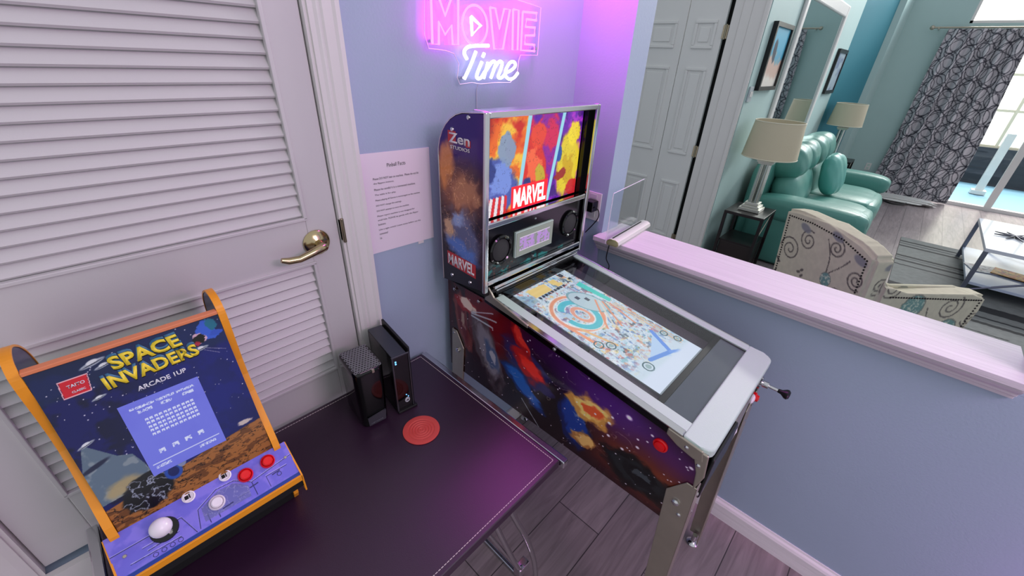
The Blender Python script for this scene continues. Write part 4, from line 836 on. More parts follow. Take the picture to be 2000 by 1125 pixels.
# marquee + screen board: from (y-.255,z.935) up to (-.185,1.232)
B0 = Vector((XI0, -0.2545, 0.938)); BU = Vector((XI1 - XI0, 0, 0)); BV = Vector((0, 0.0735, 0.290))
def invart(U, V):
    X = U * 0.251; Y = V * 0.3129 - 0.0139; n = fbm(X * 40, Y * 40, 2); n2 = fbm(X * 120, Y * 120, 6)
    c = base(U, (0.05, 0.06, 0.34)); c = mixc(c, (0.03, 0.04, 0.20), sm(0.4, 0.6, n)); c = mixc(c, (0.08, 0.12, 0.48), ell(X, Y, 0.19, 0.15, 0.09, 0.13, 0, 0.8) * 0.7); c = mixc(c, (0.06, 0.14, 0.30), sm(0.24, 0.25, Y) * 0.7)
    c = mixc(c, (0.95, 0.95, 0.98), stars(X, Y, 170, 0.251, 0.299, 0.0007, 3) * 0.9)
    hz = 0.034 + 0.030 * U + 0.006 * (n - 0.5); g = 1 - sm(0, 0.002, Y - hz)
    c = mixc(c, (0.62, 0.40, 0.20), g); c = mixc(c, (0.42, 0.26, 0.14), g * sm(0.5, 0.56, fbm(X * 60, Y * 160, 12))); c = mixc(c, (0.08, 0.05, 0.05), g * (1 - sm(0, 0.03, np.abs(fbm(X * 50, Y * 130, 15) - 0.5))))
    # grey rocky outcrop lower left, pale dune
    rk = poly(X, Y, [(0, 0.115), (0.012, 0.155), (0.018, 0.158), (0.045, 0.12), (0.062, 0.112), (0.07, 0.085), (0.075, 0.05), (0.0, 0.045)]); c = mixc(c, (0.36, 0.44, 0.50), rk); c = mixc(c, (0.50, 0.56, 0.58), rk * sm(0.48, 0.55, n)); 
    c = mixc(c, (0.08, 0.10, 0.22), ell(X, Y, 0.016, 0.118, 0.020, 0.004, 0.3, 0.3) * 0.9); c = mixc(c, (0.66, 0.60, 0.42), ell(X, Y, 0.035, 0.062, 0.022, 0.014, 0.2, 0.4, wob=0.4) * 0.9)
    # jumble of machinery bottom left
    mc = ell(X, Y, 0.066, 0.034, 0.040, 0.030, 0.5, 0.1, wob=0.5); c = mixc(c, (0.08, 0.08, 0.10), mc); c = mixc(c, (0.62, 0.66, 0.72), mc * (1 - sm(0.0, 0.05, np.abs(fbm(X * 90, Y * 90, 18) - 0.5)))); c = mixc(c, (0.14, 0.30, 0.66), ell(X, Y, 0.098, 0.045, 0.013, 0.016, 0, 0.1) * 0.95); c = mixc(c, (0.08, 0.12, 0.36), ell(X, Y, 0.098, 0.045, 0.008, 0.010, 0, 0.1)); c = mixc(c, (0.55, 0.60, 0.70), ell(X, Y, 0.113, 0.056, 0.007, 0.010, 0, 0.1) * 0.9)
    c = mixc(c, (0.85, 0.80, 0.72), (ell(X, Y, 0.225, 0.072, 0.012, 0.005, 0, 0.2, wob=0.5)) * 0.9)
    # saucers
    for (x, y, r, a) in ((0.072, 0.286, 0.017, 0.25), (0.082, 0.277, 0.012, 0.25), (0.060, 0.228, 0.010, 0.2), (0.206, 0.247, 0.014, 0.15), (0.02, 0.160, 0.012, 0.3)):
        c = mixc(c, (0.62, 0.66, 0.70), ell(X, Y, x, y, r, r * 0.22, a, 0.15)); c = mixc(c, (0.85, 0.88, 0.88), ell(X, Y, x, y + r * 0.15, r * 0.45, r * 0.2, a, 0.2)); c = mixc(c, (0.15, 0.17, 0.25), ell(X, Y, x, y - 0.0008, r * 0.8, r * 0.05, a, 0.4))
    c = mixc(c, (0.45, 0.45, 0.62), seg(X, Y, (0.212, 0.243), (0.232, 0.228), 0.0005)); c = mixc(c, (0.45, 0.45, 0.62), seg(X, Y, (0.216, 0.245), (0.243, 0.231), 0.0005))
    # blue silhouette patches with a dark one before them (upper right)
    c = mixc(c, (0.20, 0.36, 0.78), ell(X, Y, 0.226, 0.276, 0.013, 0.018, 0.2, 0.08, wob=0.55, seed=4)); c = mixc(c, (0.10, 0.42, 0.52), ell(X, Y, 0.235, 0.287, 0.008, 0.011, 0.4, 0.08, wob=0.5, seed=9)); c = mixc(c, (0.18, 0.32, 0.72), ell(X, Y, 0.240, 0.268, 0.010, 0.005, 0, 0.1, wob=0.4))
    e1 = ell(X, Y, 0.211, 0.266, 0.0115, 0.010, -0.3, 0.08, wob=0.6, seed=14); c = mixc(c, (0.90, 0.72, 0.76), e1 * 0.9); c = mixc(c, (0.04, 0.02, 0.04), ell(X, Y, 0.211, 0.266, 0.0092, 0.0082, -0.3, 0.08, wob=0.6, seed=14)); c = mixc(c, (0.75, 0.12, 0.22), ell(X, Y, 0.206, 0.258, 0.004, 0.005, 0, 0.2, wob=0.4) * 0.8)
    c = mixc(c, (0.80, 0.08, 0.16), poly(X, Y, [(0.026, 0.246), (0.056, 0.246), (0.060, 0.272), (0.028, 0.272)])); ring_ = poly(X, Y, [(0.0245, 0.2445), (0.0575, 0.2445), (0.0615, 0.2735), (0.0265, 0.2735)]) - poly(X, Y, [(0.0255, 0.2455), (0.0565, 0.2455), (0.0605, 0.2725), (0.0275, 0.2725)]); c = mixc(c, (0.93, 0.72, 0.74), np.clip(ring_, 0, 1))
    return c
board = grid_art('screen_board', invart, art, ar, B0 - BV * (0.0139 / 0.299), BU, BV * (0.3129 / 0.299), 300, 380)
BR = BU.normalized(); BUP = BV.normalized(); BN = BR.cross(BUP)
def bp(u, v, o=0.0014): return B0 + BU * u + BV * v + BN * o
part('board_back', MB().prism([(-0.2505, 0.935), (-0.1775, 1.228), (-0.171, 1.226), (-0.232, 0.99), (-0.035, 0.97), (-0.035, 0.755), (-0.235, 0.755)], XI0, 'x', XI1), matte_black, ar)
part('top_rail', MB().box(XI0, XI1, -0.188, -0.174, 1.2315, 1.238), mat('salmon_top_rail', (0.88, 0.53, 0.36), 0.4), ar, bevel=0.001)
def invscreen(U, V):
    X = U * 0.114; Y = V * 0.135; c = base(U, (0.42, 0.44, 0.86)); c = mixc(c, (0.34, 0.34, 0.80), sm(0.3, 0.9, fbm(X * 20, Y * 20, 3)) * 0.6)
    w = (0.86, 0.88, 0.97)
    gx = np.floor(X / 0.0011).astype(int); gy = np.floor(Y / 0.0013).astype(int)
    rnd = vnoise(gx * 1.0, gy * 1.0, 55) > 0.42
    for (x0, x1, y0) in ((0.012, 0.045, 0.121), (0.048, 0.074, 0.121), (0.078, 0.104, 0.121), (0.020, 0.040, 0.113), (0.052, 0.068, 0.113), (0.084, 0.1, 0.113)): c = mixc(c, w, rnd * (X > x0) * (X < x1) * (Y > y0) * (Y < y0 + 0.0046) * 0.9)
    # rows of blocky pixel marks
    for r in range(5):
        for k in range(11):
            cx = 0.026 + k * 0.0066; cy = 0.099 - r * 0.0072; m = (np.abs(X - cx) < 0.0023) & (np.abs(Y - cy) < 0.0022) & ~((np.abs(X - cx) < 0.0007) & (Y < cy - 0.0006)); c = mixc(c, w, m * 0.9)
    for k in range(4):
        cx = 0.026 + k * 0.0195; cy = 0.037; m = (np.abs(X - cx) < 0.0046) & (np.abs(Y - cy) < 0.0036) & ~((np.abs(X - cx) < 0.002) & (Y < cy - 0.001)) & (rnd | (vnoise(gx * 1.0, gy * 1.0, 59) > 0.3)); c = mixc(c, w, m * 0.9)
    c = mixc(c, w, (np.abs(Y - 0.019) < 0.0005) * (X > 0.006) * (X < 0.108) * 0.8)
    for (x0, x1) in ((0.008, 0.030), (0.074, 0.100)): c = mixc(c, w, rnd * (X > x0) * (X < x1) * (Y > 0.010) * (Y < 0.0146) * 0.85)
    return c
su0 = (-1.500 - XI0) / (XI1 - XI0)
sp = bp(su0, 0.180, 0.0014)
grid_art('game_screen', invscreen, inv_on, ar, sp, BR * 0.114, BUP * 0.146, 130, 160, t=0.0006)
gold = mat('logo_yellow', (0.93, 0.83, 0.20), 0.35); gold_d = mat('logo_drop_blue', (0.22, 0.42, 0.56), 0.4); sil = mat('logo_silver', (0.86, 0.87, 0.90), 0.3)
for (nm, body, u, v, w, h, shr) in (('logo_letters', 'SPACE', 0.352, 0.880, 0.098, 0.024, -0.15), ('logo_letters', 'INVADERS', 0.285, 0.785, 0.132, 0.023, -0.1)):
    for off, m_, dv, o in ((0, gold_d, 0.016, 0.0014), (0, matte_black, -0.006, 0.0018), (0, gold, 0.0, 0.0024)):
        text(nm if m_ is gold else 'logo_shadow', body, 1, m_, ar, bp(u, v + dv, o), BR + BUP * 0.03, BUP, width=w, height=h, bold=0.035, shear=shr, extrude=0.0006)
text('logo_letters', 'ARCADE 1UP', 1, sil, ar, bp(0.42, 0.715, 0.0014), BR + BUP * 0.03, BUP, width=0.070, height=0.0085, bold=0.025, extrude=0.0004)
text('badge_letters', 'TAITO', 1, sil, ar, bp(0.135, 0.868, 0.0016), BR + BUP * 0.03, BUP, width=0.021, height=0.0052, bold=0.02, extrude=0.0004)
text('badge_letters', 'CLASSIC', 1, sil, ar, bp(0.145, 0.836, 0.0016), BR + BUP * 0.03, BUP, width=0.016, height=0.0036, bold=0.02, extrude=0.0004)
# control deck
D0 = Vector((AX0 - 0.008, -0.325, 0.880)); DU = Vector((AX1 - AX0 + 0.018, 0, 0)); DV = Vector((0, 0.067, 0.045)); DW = DU.length; DH = DV.length
def deckart(U, V):
    X = U * DW; Y = V * DH; n = fbm(X * 50, Y * 50, 41); c = base(U, (0.42, 0.40, 0.82)); c = mixc(c, (0.50, 0.46, 0.86), sm(0.4, 0.6, n)); c = mixc(c, (0.05, 0.20, 0.56), 1 - sm(0.0075, 0.0085, Y)); ln = (0.17, 0.17, 0.42); lt = (0.66, 0.64, 0.93)
    for a, b in (((0.0, 0.048), (0.10, 0.048)), ((0.10, 0.048), (0.112, 0.010)), ((0.118, 0.012), (0.125, 0.045)), ((0.125, 0.045), (0.16, 0.062)), ((0.16, 0.062), (0.19, 0.06)), ((0.19, 0.06), (0.215, 0.04)), ((0.215, 0.04), (0.215, 0.012)), ((0.215, 0.04), (0.295, 0.05)), ((0.24, 0.012), (0.24, 0.035)), ((0.24, 0.035), (0.28, 0.035)), ((0.04, 0.034), (0.09, 0.034)), ((0.045, 0.026), (0.09, 0.028)), ((0.02, 0.02), (0.09, 0.018)), ((0.135, 0.012), (0.135, 0.03)), ((0.15, 0.012), (0.15, 0.026)), ((0.185, 0.026), (0.205, 0.026))):
        c = mixc(c, lt, seg(X, Y, (a[0], a[1] + 0.0012), (b[0], b[1] + 0.0012), 0.0007)); c = mixc(c, ln, seg(X, Y, a, b, 0.0007))
    pz = poly(X, Y, [(0.128, 0.018), (0.130, 0.044), (0.162, 0.058), (0.188, 0.056), (0.208, 0.038), (0.205, 0.016)]); c = mixc(c, (0.38, 0.40, 0.62), pz * 0.7); c = mixc(c, (0.62, 0.62, 0.80), pz * (1 - sm(0, 0.03, np.abs(fbm(X * 90, Y * 90, 5) - 0.5))) * 0.7)
    for k in range(4): c = mixc(c, ln, (np.abs(np.hypot(X - 0.052 - 0.012 * k, Y - 0.0135) - 0.0035) < 0.0006) * 0.9)
    for (x, y, w) in ((0.158, 0.0215, 0.018), (0.208, 0.030, 0.016), (0.25, 0.030, 0.016)): c = mixc(c, ln, poly(X, Y, [(x, y), (x + w, y + 0.001), (x + w, y + 0.0035), (x, y + 0.0025)]))
    c = mixc(c, ln, (np.abs(np.hypot(X - 0.262, Y - 0.026) - 0.0038) < 0.0007)); return c
dk = grid_art('control_deck', deckart, art_glossy, ar, D0, DU, DV, 560, 160)
DN = DU.normalized().cross(DV.normalized())
def dp(x, y, o=0.0012):   # world x, deck y coordinate -> point on deck
    f = (y + 0.325) / 0.067; return Vector((x, y, 0.880 + 0.045 * f)) + DN * o
part('deck_box', MB().prism([(-0.324, 0.8795), (-0.324, 0.845), (-0.262, 0.838), (-0.24, 0.90), (-0.257, 0.9245)], D0.x + 0.001, 'x', D0.x + DU.x - 0.001), matte_black, ar)
part('deck_molding', MB().box(D0.x - 0.001, D0.x + DU.x + 0.001, -0.3285, -0.3235, 0.866, 0.8815), orange, ar, bevel=0.001)
part('deck_molding', MB().prism([(-0.3285, 0.8815), (-0.3285, 0.832), (-0.318, 0.832), (-0.318, 0.868), (-0.262, 0.90), (-0.258, 0.924)], D0.x + DU.x - 0.001, 'x', D0.x + DU.x + 0.002).prism([(-0.3285, 0.8815), (-0.3285, 0.832), (-0.318, 0.832), (-0.318, 0.868), (-0.262, 0.90), (-0.258, 0.924)], D0.x - 0.002, 'x', D0.x + 0.001), orange, ar)
part('front_wall', MB().box(AX0 + 0.004, AX1 - 0.004, -0.262, -0.25, 0.752, 0.85), matte_black, ar)
js = part('joystick', MB().lathe([(0.0, 0), (0.021, 0), (0.020, 0.0025), (0.006, 0.004), (0.004, 0.006), (0.004, 0.030)], dp(-1.519, -0.288), DN, 32), gloss_black, ar, smooth=True, label='black joystick shaft and dust washer')
part('ball_top', MB().ball(tuple(dp(-1.519, -0.288) + DN * 0.036), 0.0162, 24), white_btn, js, smooth=True, label='white ball of the joystick')
def button(name, x, y, r, m, lab=None, sub=None):
    b = part(name, MB().lathe([(r, 0), (r, 0.004), (r * 0.86, 0.0065), (r * 0.76, 0.004), (r * 0.72, 0.002)], dp(x, y), DN, 32), m, ar, smooth=True, label=lab)
    part('button_cap', MB().lathe([(r * 0.70, 0.001), (r * 0.70, 0.0075), (r * 0.55, 0.0095), (0, 0.009)], dp(x, y), DN, 32), sub or m, b, smooth=True)
button('push_button', -1.382, -0.277, 0.0135, red_btn, 'red button'); button('push_button', -1.3395, -0.275, 0.0135, red_btn, 'red button'); button('push_button', -1.439, -0.293, 0.0135, white_btn, 'white button')
for x, y in ((-1.472, -0.2625), (-1.411, -0.261)):
    b = part('rocker_switch', MB().lathe([(0.0105, 0), (0.0105, 0.003), (0.0085, 0.004), (0.008, 0.001)], dp(x, y), DN, 28), white_btn, ar, smooth=True)
    part('rocker', MB().box(x - 0.006, x - 0.0005, y - 0.004, y + 0.004, dp(x, y).z - 0.001, dp(x, y).z + 0.003), matte_black, b)
    part('rocker_mark', MB().box(x + 0.001, x + 0.0025, y - 0.004, y + 0.003, dp(x, y).z - 0.001, dp(x, y).z + 0.004), matte_black, b)
part('deck_screws', MB().lathe([(0.0032, 0), (0.0025, 0.0012), (0, 0.0014)], dp(-1.576, -0.293), DN, 12).lathe([(0.0032, 0), (0.0025, 0.0012), (0, 0.0014)], dp(-1.309, -0.284), DN, 12), steel, ar)

# ============================================================ ROUTER, MODEM, COASTER
r1 = thing('cable_modem', 'black tower modem with grey honeycomb vent top, left of the thin black router', 'modem', (-1.045, -0.135, 0.75))
def rrect(w, d, r, n=5, ang=0.0, c=(0, 0)):
    o = []
    for (sx, sy, a0) in ((1, 1, 0), (-1, 1, 90), (-1, -1, 180), (1, -1, 270)):
        for k in range(n + 1):
            a = math.radians(a0 + 90 * k / n); x = sx * (w / 2 - r) + r * math.cos(a); y = sy * (d / 2 - r) + r * math.sin(a)
            o.append((c[0] + x * math.cos(ang) - y * math.sin(ang), c[1] + x * math.sin(ang) + y * math.cos(ang)))
    return o
A1 = -0.10
def loft(mb, secs):
    n = len(secs[0][0]); v = []; f = []
    for pts, z in secs: v += [(p[0], p[1], z) for p in pts]
    for i in range(len(secs) - 1): f += [(i * n + k, i * n + (k + 1) % n, (i + 1) * n + (k + 1) % n, (i + 1) * n + k) for k in range(n)]
    f += [tuple(range(n))[::-1], tuple(range((len(secs) - 1) * n, len(secs) * n))]
    return mb.add(v, f)
mc_ = (-1.053, -0.134)
part('body', loft(MB(), [(rrect(0.070, 0.122, 0.016, c=mc_, ang=A1), 0.7505), (rrect(0.074, 0.126, 0.018, c=mc_, ang=A1), 0.756), (rrect(0.083, 0.118, 0.018, c=(mc_[0] + 0.003, mc_[1]), ang=A1), 0.925), (rrect(0.083, 0.116, 0.018, c=(mc_[0] + 0.003, mc_[1]), ang=A1), 0.938), (rrect(0.080, 0.113, 0.017, c=(mc_[0] + 0.003, mc_[1]), ang=A1), 0.940)]), gloss_black, r1, smooth=True)
vt = MB(); ca, sa = math.cos(A1), math.sin(A1)
for i in range(9):
    for j in range(13):
        x = -0.033 + i * 0.0082 + (0.0041 if j % 2 else 0); y = -0.050 + j * 0.0083
        if abs(x) > 0.034: continue
        vt.lathe([(0.0047, 0.0), (0.0047, 0.0018), (0.0031, 0.0018), (0.0031, 0.0)], (mc_[0] + 0.003 + x * ca - y * sa, mc_[1] + x * sa + y * ca, 0.9395), (0, 0, 1), 6)
part('vent_grille', vt, mat('vent_grey', (0.50, 0.50, 0.52), 0.4), r1)
part('front_skirt', MB().add([Vector(p) for p in [(-1.083, -0.1995, 0.758), (-1.035, -0.2045, 0.758), (-1.031, -0.2035, 0.790), (-1.084, -0.1985, 0.785), (-1.083, -0.196, 0.758), (-1.035, -0.200, 0.758), (-1.031, -0.199, 0.790), (-1.084, -0.195, 0.785)]], [(0, 1, 2, 3), (4, 7, 6, 5), (0, 4, 5, 1), (1, 5, 6, 2), (2, 6, 7, 3), (3, 7, 4, 0)]), mat('smoke_grey', (0.20, 0.20, 0.23), 0.3), r1)
text('brand_lettering', 'NETGEAR', 1, mat('dim_silver', (0.42, 0.42, 0.46), 0.4), r1, (-1.077, -0.2008, 0.763), (1, -0.105, 0.04), (0, 0, 1), width=0.034, height=0.0045, extrude=0.0004)
part('top_tab', MB().box(-1.050, -1.044, -0.1975, -0.190, 0.930, 0.939), steel, r1)
r2 = thing('wifi_router', 'thin black upright router with a grey side edge, standing between modem and pinball machine', 'router', (-0.955, -0.13, 0.75))
A2 = -0.13; c2 = (-0.957, -0.128)
def loc2(x, y, z): return (c2[0] + x * math.cos(A2 + 0.0) - y * math.sin(A2), c2[1] + x * math.sin(A2) + y * math.cos(A2), z)
def box2(mb, x0, x1, y0, y1, z0, z1, lean=0.0):
    v = [loc2(x + (lean * (z - 0.75)), y, z) for z in (z0, z1) for y in (y0, y1) for x in (x0, x1)]
    return mb.add(v, [(0, 2, 3, 1), (4, 5, 7, 6), (0, 1, 5, 4), (2, 6, 7, 3), (0, 4, 6, 2), (1, 3, 7, 5)])
bd = part('body', box2(MB(), -0.028, 0.020, -0.082, 0.085, 0.7505, 0.952), gloss_black, r2, bevel=0.003)
part('top_cover', box2(MB(), -0.027, 0.014, -0.079, 0.082, 0.9515, 0.954), mat('slate_plastic', (0.17, 0.19, 0.23), 0.35), r2)
part('side_fin', box2(MB(), 0.020, 0.027, -0.078, 0.094, 0.7505, 0.966), black, r2, bevel=0.002)
part('front_trim', box2(MB(), -0.030, -0.025, -0.0845, -0.079, 0.7505, 0.954), mat('gunmetal', (0.35, 0.35, 0.38), 0.3, 0.8), r2, bevel=0.001)
part('front_trim', box2(MB(), -0.028, 0.022, -0.0845, -0.080, 0.9505, 0.955), MATS['gunmetal'], r2, bevel=0.001)
part('front_trim', box2(MB(), 0.018, 0.022, -0.0845, -0.079, 0.7505, 0.954), MATS['gunmetal'], r2, bevel=0.001)
led = MB(); box2(led, -0.021, -0.017, -0.0835, -0.0815, 0.934, 0.938); box2(led, -0.021, -0.017, -0.0835, -0.0815, 0.927, 0.931); box2(led, -0.0, 0.003, -0.0835, -0.0815, 0.806, 0.808); box2(led, 0.006, 0.008, -0.0835, -0.0815, 0.797, 0.800)
part('status_lights', led, emat('blue_led', (0.45, 0.75, 1.0), 1.5), r2)
mb = MB(); mb.tube([loc2(0.003 + 0.0065 * math.cos(t * PI / 8), -0.083, 0.787 + 0.0075 * math.sin(t * PI / 8)) for t in range(16)], 0.0011, 6, closed=True); mb.tube([loc2(0.003 + 0.003 * math.cos(t * PI / 6), -0.083, 0.787 + 0.0035 * math.sin(t * PI / 6)) for t in range(9)], 0.0011, 6)
part('round_logo', mb, sil, r2, smooth=True)
part('stand_foot', box2(MB(), -0.030, 0.030, -0.089, 0.07, 0.7503, 0.758), black, r2, bevel=0.002)
co = part('coaster', MB().lathe([(0, 0.0), (0.049, 0.0), (0.051, 0.0015), (0.0505, 0.0035), (0.047, 0.0042), (0.037, 0.0040), (0.035, 0.0030), (0.032, 0.0042), (0.0285, 0.0042), (0.0265, 0.0030), (0.024, 0.0042), (0.021, 0.0042), (0.019, 0.0030), (0.0165, 0.0042), (0.013, 0.0042), (0.011, 0.003), (0.0085, 0.0042), (0.005, 0.0042), (0.003, 0.003), (0, 0.0042)], (-0.9855, -0.304, 0.7502), (0, 0, 1), 64), mat('coral_silicone', (0.84, 0.30, 0.28), 0.45), None, smooth=True, angle=25)
tag(co, 'round coral red coaster with concentric rings lying on the table beside the router', 'coaster')

# ============================================================ LIGHT-UP ACRYLIC STAND ON THE LEDGE
acr = thing('acrylic_sign', 'clear acrylic plate standing in a silver LED base on the half-wall ledge', 'acrylic stand', (0.09, -0.31, 1.056))
def rot(x, y, z, a=0.07, c=(-0.085, -0.305)): return (c[0] + x * math.cos(a) - y * math.sin(a), c[1] + x * math.sin(a) + y * math.cos(a), z)
def rbox(mb, x0, x1, y0, y1, z0, z1):
    v = [rot(x, y, z) for z in (z0, z1) for y in (y0, y1) for x in (x0, x1)]; return mb.add(v, [(0, 2, 3, 1), (4, 5, 7, 6), (0, 1, 5, 4), (2, 6, 7, 3), (0, 4, 6, 2), (1, 3, 7, 5)])
m_ = MB(); n = 9; v = []
pf = [(-0.030, 0.0565), (-0.034, 0.064), (-0.030, 0.076), (-0.018, 0.082), (0.004, 0.082), (0.014, 0.076), (0.017, 0.066), (0.014, 0.0565)]
for xx in (0.0, 0.30): v += [rot(xx, y, 1.0 + z) for y, z in pf]
k = len(pf); m_.add(v, [tuple(range(k)), tuple(range(k, 2 * k))[::-1]] + [(i, (i + 1) % k, k + (i + 1) % k, k + i) for i in range(k)])
bs = part('led_base', m_, mat('pale_satin_metal', (0.84, 0.84, 0.82), 0.5, 0.15), acr, smooth=True)
v = []
for xx in (-0.003, 0.0): v += [rot(xx, y * 0.98, 1.0 + z) for y, z in pf]
part('end_cap', MB().add(v, [tuple(range(k)), tuple(range(k, 2 * k))[::-1]] + [(i, (i + 1) % k, k + (i + 1) % k, k + i) for i in range(k)]), brass, acr)
part('slot', rbox(MB(), 0.01, 0.27, -0.0035, 0.0015, 1.0805, 1.0835), matte_black, acr)
part('acrylic_plate', rbox(MB(), -0.002, 0.265, 0.018, 0.022, 1.058, 1.255), glassmat('acrylic_sheet', (0.93, 0.95, 0.96), 0.12, 1.5), acr)
part('plate_edge', MB().tube([rot(x, 0.020, z) for x, z in ((-0.002, 1.058), (-0.002, 1.255), (0.265, 1.262))], 0.0014, 6), MATS['acrylic_edge'], acr, smooth=True)
part('power_cord', MB().tube(smooth_pts([rot(-0.002, 0.010, 1.062), (-0.065, -0.290, 1.050), (-0.067, -0.288, 0.99), (-0.012, -0.278, 0.93), (-0.010, -0.262, 0.88), (-0.010, -0.22, 0.84)]), 0.0022, 8), black, acr, smooth=True)
ad = thing('power_adapter', 'black wall-plug adapter and cord in the outlet right of the backbox', 'adapter', (-0.02, -0.15, 1.15))
part('adapter_body', MB().box(-0.052, -0.008, -0.182, -0.135, 1.145, 1.187), gloss_black, ad, bevel=0.004)
part('adapter_cord', MB().tube(smooth_pts([(-0.03, -0.185, 1.165), (-0.028, -0.200, 1.150), (-0.022, -0.197, 1.12), (-0.014, -0.17, 1.08), (-0.010, -0.14, 1.04)]), 0.0022, 8), black, ad, smooth=True)
op = thing('wall_outlet', 'white outlet plate on the pink-lit wall behind the black adapter', 'outlet', (0, -0.155, 1.16))
part('plate', MB().box(-0.006, 0, -0.19, -0.118, 1.10, 1.215), white, op, bevel=0.002)
part('socket', MB().box(-0.008, -0.006, -0.17, -0.138, 1.115, 1.145).box(-0.008, -0.006, -0.17, -0.138, 1.19, 1.207), mat('socket_white', (0.8, 0.8, 0.8), 0.4), op)

# ============================================================ LIVING ROOM FURNITURE
def lamp(loc, label):
    x, y, z = loc
    L = thing('table_lamp', label, 'table lamp', loc, 0, 'column lamps with drum shades')
    mir_ = mat('mirrored_column', (0.72, 0.74, 0.72), 0.12, 0.85); cap_ = mat('silver_leaf', (0.80, 0.80, 0.76), 0.3, 0.6)
    def b(a, h0, h1): return MB().box(x - a, x + a, y - a, y + a, z + h0, z + h1)
    part('base', b(0.085, 0.001, 0.03).box(x - 0.07, x + 0.07, y - 0.07, y + 0.07, z + 0.03, z + 0.05).box(x - 0.055, x + 0.055, y - 0.055, y + 0.055, z + 0.05, z + 0.075), cap_, L, bevel=0.004)
    for dx in (-0.022, 0.022):
        for dy in (-0.022, 0.022): part('column', MB().cyl((x + dx, y + dy, z + 0.075), (x + dx, y + dy, z + 0.40), 0.019, 0.017, 16), mir_, L, smooth=True)
    part('capital', b(0.052, 0.40, 0.415).box(x - 0.062, x + 0.062, y - 0.062, y + 0.062, z + 0.415, z + 0.43).cyl((x, y, z + 0.43), (x, y, z + 0.56), 0.008, n=10), cap_, L, bevel=0.002)
    part('lamp_shade', MB().lathe([(0.205, 0.455), (0.208, 0.455), (0.178, 0.735), (0.175, 0.735)], (x, y, z), (0, 0, 1), 48), linen, L, smooth=True) if False else None
    sh = MB(); n = 48; prof = [(0.203, 0.455), (0.206, 0.455), (0.206, 0.465), (0.180, 0.735), (0.177, 0.735), (0.177, 0.73)]
    vs_ = [(x + r * math.cos(2 * PI * k / n), y + r * math.sin(2 * PI * k / n) , z + h) for r, h in prof for k in range(n)]; m = len(prof)
    sh.add(vs_, [(i * n + k, i * n + (k + 1) % n, ((i + 1) % m) * n + (k + 1) % n, ((i + 1) % m) * n + k) for i in range(m) for k in range(n)])
    part('lamp_shade', sh, linen, L, smooth=True, angle=50)
    rm = MB()
    for r, h in ((0.2055, 0.458), (0.1795, 0.733)): rm.tube([(x + r * math.cos(2 * PI * k / 40), y + r * math.sin(2 * PI * k / 40), z + h) for k in range(40)], 0.004, 6, closed=True)
    part('shade_trim', rm, mat('cream_trim', (0.86, 0.84, 0.76), 0.8), L, smooth=True)
    part('spider_ring', MB().tube([(x - 0.177, y, z + 0.56), (x + 0.177, y, z + 0.56)], 0.003, 6).tube([(x, y - 0.177, z + 0.56), (x, y + 0.177, z + 0.56)], 0.003, 6), steel, L)
    return L
def end_table(loc, label):
    x, y, z = loc; T = thing('end_table', label, 'end table', loc, 0, 'dark end tables beside the sofa')
    part('tabletop', MB().box(x - 0.19, x + 0.19, y - 0.16, y + 0.16, 0.555, 0.58), espresso, T, bevel=0.003)
    for sx in (-1, 1):
        for sy in (-1, 1): part('leg', MB().box(x + sx * 0.178 - 0.012, x + sx * 0.178 + 0.012, y + sy * 0.148 - 0.012, y + sy * 0.148 + 0.012, 0.0, 0.555), espresso, T)
    part('shelf', MB().box(x - 0.168, x + 0.168, y - 0.14, y + 0.14, 0.30, 0.315), espresso, T)
    part('cabinet_box', MB().box(x - 0.165, x + 0.165, y - 0.135, y + 0.135, 0.05, 0.298), mat('brown_black_wood', (0.13, 0.09, 0.09), 0.4), T, bevel=0.004)
    part('metal_brace', MB().tube([(x - 0.178, y - 0.14, 0.33), (x + 0.168, y - 0.14, 0.54)], 0.004, 8), steel, T)
    return T
end_table((2.62, -0.17, 0), 'dark wood end table between the closet doorway and the near end of the teal sofa')
lamp((2.62, -0.17, 0.58), 'cream shade column lamp on the end table nearer the closet doorway')
et2 = dup(bpy.data.objects['end_table'], (6.35, -0.30, 0), 'dark wood end table beyond the far arm of the teal sofa')
lp2 = dup(bpy.data.objects['table_lamp'], (6.22, -0.20, 0.58), 'cream shade column lamp on the end table past the far sofa arm')

